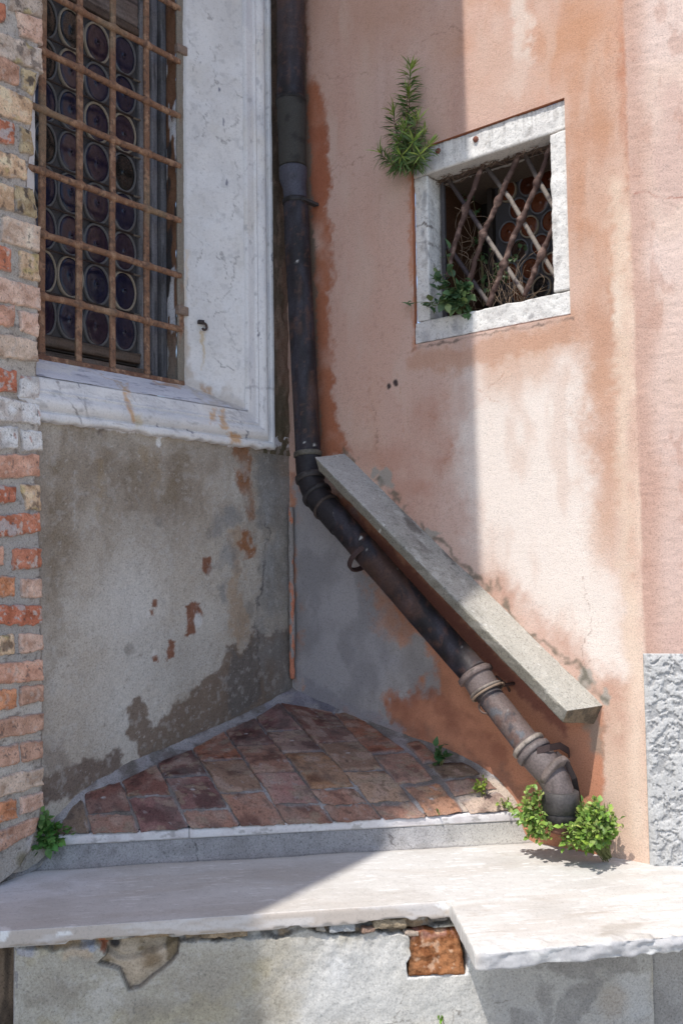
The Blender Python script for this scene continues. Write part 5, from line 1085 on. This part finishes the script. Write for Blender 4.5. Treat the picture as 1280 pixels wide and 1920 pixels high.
# weed spilling over the window sill
rt = ony(872, 588, .05)
its = []
for (px, py, yy, n) in ((845, 556, -.05, 20), (825, 540, -.06, 15), (862, 545, -.05, 20), (880, 535, -.02, 14), (845, 580, -.05, 14), (815, 520, -.035, 8), (800, 578, -.05, 6), (762, 570, -.04, 5), (835, 470, -.01, 6), (812, 498, -.03, 5), (828, 565, -.07, 18), (868, 570, -.03, 14), (880, 585, .0, 6)): its.append((ony(px, py, yy), n, .011, .9))
wd = clump('window_weed', 'bluish green leafy weed spilling over the left end of the small stone window sill', rt, its, (.10, .185, .085), .033, var=.3, dens=1.9, youngcol=(.16, .23, .09))
Lb = Bag(); Sb = Bag()
for (px, py, yy, n) in ((895, 445, .16, 8), (885, 365, .17, 5), (930, 500, .18, 14), (915, 530, .17, 16), (960, 480, .19, 8), (975, 470, .2, 5), (900, 480, .16, 10), (940, 520, .17, 12), (890, 400, .17, 4)):
    tip = ony(px, py, yy); P_ = curve(ony(905, 575, .16), tip, A3(.01, 0, .01), 10); stemtube(Sb, P_, .0013, .0008, (.15, .14, .07))
    for i in range(n):
        p = tip+rs.randn(3)*A3(.016, .012, .018); leaf(Lb, p, rs.randn(3)+A3(0, -.4, -.1), nrmz(A3(.1, -.5, .8)+rs.randn(3)*.3), .026, .018, gcol((.07, .13, .05), .3))
Dt = Bag()
for i in range(90):   # tangle of dry stems
    c = ony(870+rs.rand()*120, 560+rs.rand()*20, .10+rs.rand()*.1); e_ = c+A3(rs.randn()*.07, rs.randn()*.03, rs.rand()*.22)
    if i > 66: c = ony(850+rs.rand()*40, 350+rs.rand()*200, .13); e_ = c+A3(rs.randn()*.03, .02, -.12*rs.rand()-.03)
    stemtube(Dt, curve(c, e_, A3(rs.randn()*.03, rs.randn()*.01, rs.rand()*.03), 8), .0011, .0006, np.array((.30, .22, .16))*(.4+.8*rs.rand()))
for i in range(110):   # straws under the lintel
    c = ony(815+rs.rand()*205, 0, .06+rs.rand()*.04); px = 800+rs.rand()**1.3*215; c = ony(px, 330-(px-800)*.33+rs.rand()*10, .05+rs.rand()*.05); c[2] = min(c[2], 1.508)
    e_ = c+A3(rs.randn()*.03, rs.randn()*.012, -rs.rand()*.03); stemtube(Dt, curve(c, e_, A3(rs.randn()*.008, 0, -rs.rand()*.01), 7), .0013, .0007, np.array((.22, .15, .11))*(.4+.8*rs.rand()))
for o_, nm, m_ in ((Lb, 'leaves', 'leaf'), (Sb, 'stems', 'twig'), (Dt, 'dry_stems', 'twig')): oo = o_.make(nm, M[m_], wd); oo['kind'] = 'stuff' if nm == 'dry_stems' else 'thing'
# plant against the brick wall foot
rt = onz(90, 1600, -.93)
its = []
for k in range(60):
    px, py = 52+rs.rand()*62, 1518+rs.rand()*80
    if px > 100 and py < 1545: continue
    dpt = onz(90, 1600, -.93); tip = onpl(px, py, dpt+A3(.05, -.05, 0)*(1.+rs.rand()), nrmz(-F*[1, 1, 0])); its.append((tip, 7, .010, .9))
for (px, py) in ((130, 1556), (142, 1558), (126, 1548)): its.append((onpl(px, py, onz(110, 1585, -.87), nrmz(-F*[1, 1, 0])), 5, .008, .6))
clump('corner_weed', 'green leafy weed at the foot of the brick wall beside the marble edging', rt, its, (.13, .29, .07), .030, var=.4, youngcol=(.16, .30, .08))
# bright clump right of the pipe foot
rt = A3(1.40, -.06, -.93); its = []
for k in range(210):
    a, rr = rs.rand()*2*np.pi, rs.rand()**.5
    px, py = 1097+60*rr*math.cos(a), 1541+50*rr*math.sin(a)
    if py < 1505 and px < 1085: continue
    its.append((ony(px, py, -.06-.10*(1-rr*rr)-.03*rs.rand()), 5, .009, .9))
for k in range(44):
    its.append((ony(1042+rs.rand()*75, 1540+rs.rand()*50, -.17-.07*rs.rand()), 5, .008, .9))
for (px, py) in ((1115, 1492), (1122, 1500), (1110, 1500), (1125, 1512), (1140, 1525), (1150, 1545), (1155, 1560), (1085, 1500)): its.append((ony(px, py, -.06), 4, .006, .8))
clump('pellitory_plant', 'dense bright sunlit weed right of the drainpipe foot', rt, its, (.20, .33, .06), .020, var=.45, youngcol=(.36, .46, .13))
# looser clump left of the pipe foot
rt = A3(1.18, -.12, -.89); its = []
for (px, py, n) in ((1000, 1470, 6), (985, 1490, 6), (1010, 1500, 8), (1020, 1530, 10), (1005, 1545, 10), (990, 1530, 8), (1025, 1560, 8), (1012, 1570, 5), (985, 1512, 6), (970, 1515, 4), (955, 1512, 4), (1000, 1520, 9), (1030, 1545, 8), (1016, 1480, 5), (995, 1560, 4)):
    its.append((ony(px, py, -.17-.05*rs.rand()), n, .012, .9))
clump('pellitory_plant', 'loose straggling sunlit weed left of the drainpipe foot at the end of the edging', rt, its, (.21, .33, .07), .019, var=.4, dens=3.8, youngcol=(.34, .44, .13))
# small sprouts on the tiles
def sprout(label, px, py, spots, col, size, up=.05):
    rt = ontile(px, py); its = []
    for (qx, qy, n) in spots: its.append((onpl(qx, qy, rt+A3(0, -.01, 0), nrmz(-F*[1, 1, 0])), n, .006, .8))
    clump('tile_sprout', label, rt, its, col, size)
sprout('small dark green sprout on the shaded tiles by the pink wall', 826, 1436, [(815, 1408, 3), (833, 1395, 3), (826, 1420, 5), (840, 1418, 4), (822, 1430, 4), (834, 1428, 3)], (.05, .12, .04), .030)
sprout('small yellow green sprout in sunlight on the pale end tile', 908, 1492, [(893, 1480, 7), (899, 1474, 4), (910, 1462, 6), (917, 1466, 4), (888, 1484, 4), (906, 1486, 4)], (.24, .34, .06), .017)
sprout('low yellow green tuft behind the end of the marble edging', 952, 1520, [(945, 1512, 4), (952, 1508, 4), (960, 1512, 4), (940, 1508, 2), (936, 1503, 2)], (.22, .32, .07), .014)
sprout('tiny leaf pair in the tile joint near the edging', 820, 1530, [(819, 1524, 2), (822, 1528, 2)], (.16, .28, .06), .012)
rt = onf(828, 1922, KN); clump('tile_sprout', 'tiny green sprig in a crack of the low front wall', rt, [(onf(826, 1912, KN+.02), 4, .004, .8), (onf(832, 1914, KN+.02), 3, .004, .8)], (.14, .30, .04), .014)
# ================================================================== GROUND, EAVE, SKY, SUN, CAMERA
g = bpy.data.meshes.new('street'); s = 60; g.from_pydata([(-s, -s, GZ), (s, -s, GZ), (s, s, GZ), (-s, s, GZ)], [], [(0, 1, 2, 3)]); g.materials.append(M['stone'])
go = bpy.data.objects.new('street', g); COL.objects.link(go); tag(go, kind='structure')
# the church roof edge that shades the left half of the corner
def xe(t): return .879+.108*t
EA = [(-1.2, .12), (xe(-.12), .12), (xe(2.94), -2.94), (xe(2.94)-.19, -3.22), (xe(2.94)-.19+.108*5, -8.2), (-1.2, -8.2)]
HE = 4.3
me = bpy.data.meshes.new('roof_eave'); n = len(EA)
me.from_pydata([(a, b_, HE) for a, b_ in EA]+[(a-.05, b_, HE+.16) for a, b_ in EA], [], [tuple(range(n))[::-1], tuple(range(n, 2*n))]+[(i, (i+1) % n, (i+1) % n+n, i+n) for i in range(n)]); me.materials.append(M['roof'])
ro = bpy.data.objects.new('roof_eave', me); COL.objects.link(ro); tag(ro, 'overhanging tiled roof eave of the church above the corner', 'roof')
DEL, EL = math.radians(-5), math.radians(60.6)
Ld = Vector((math.sin(DEL)*math.cos(EL), math.cos(DEL)*math.cos(EL), -math.sin(EL)))
sun = bpy.data.lights.new('sun', 'SUN'); sun.energy = SUN_E; sun.angle = math.radians(.53); sun.color = (1, .95, .88)
so = bpy.data.objects.new('sun', sun); COL.objects.link(so); so.rotation_euler = Ld.to_track_quat('-Z', 'Y').to_euler()
w = bpy.data.worlds.new('World'); sc.world = w; w.use_nodes = True
sk = w.node_tree.nodes.new('ShaderNodeTexSky'); sk.sky_type = 'NISHITA'; sk.sun_disc = False; sk.sun_elevation = EL; sk.sun_rotation = math.pi-DEL; sk.dust_density = 1.5
w.node_tree.links.new(sk.outputs[0], w.node_tree.nodes['Background'].inputs[0]); w.node_tree.nodes['Background'].inputs[1].default_value = SKY_S
cam = bpy.data.cameras.new('camera'); cam.sensor_fit = 'VERTICAL'; cam.sensor_height = 36; cam.sensor_width = 24; cam.lens = FPX/1920*36; cam.clip_start = .05; cam.clip_end = 500
co = bpy.data.objects.new('camera', cam); COL.objects.link(co)
mw = Matrix.Identity(4)
for i in range(3):
    mw[i][0] = R[i]; mw[i][1] = U[i]; mw[i][2] = -F[i]; mw[i][3] = C[i]
co.matrix_world = mw; sc.camera = co
vs = sc.view_settings; vs.view_transform = 'Standard'; vs.look = 'None'; vs.gamma = 1; vs.use_curve_mapping = False; vs.exposure = EXPO
sc.cycles.max_bounces = 8; sc.cycles.diffuse_bounces = 5; sc.cycles.use_denoising = True
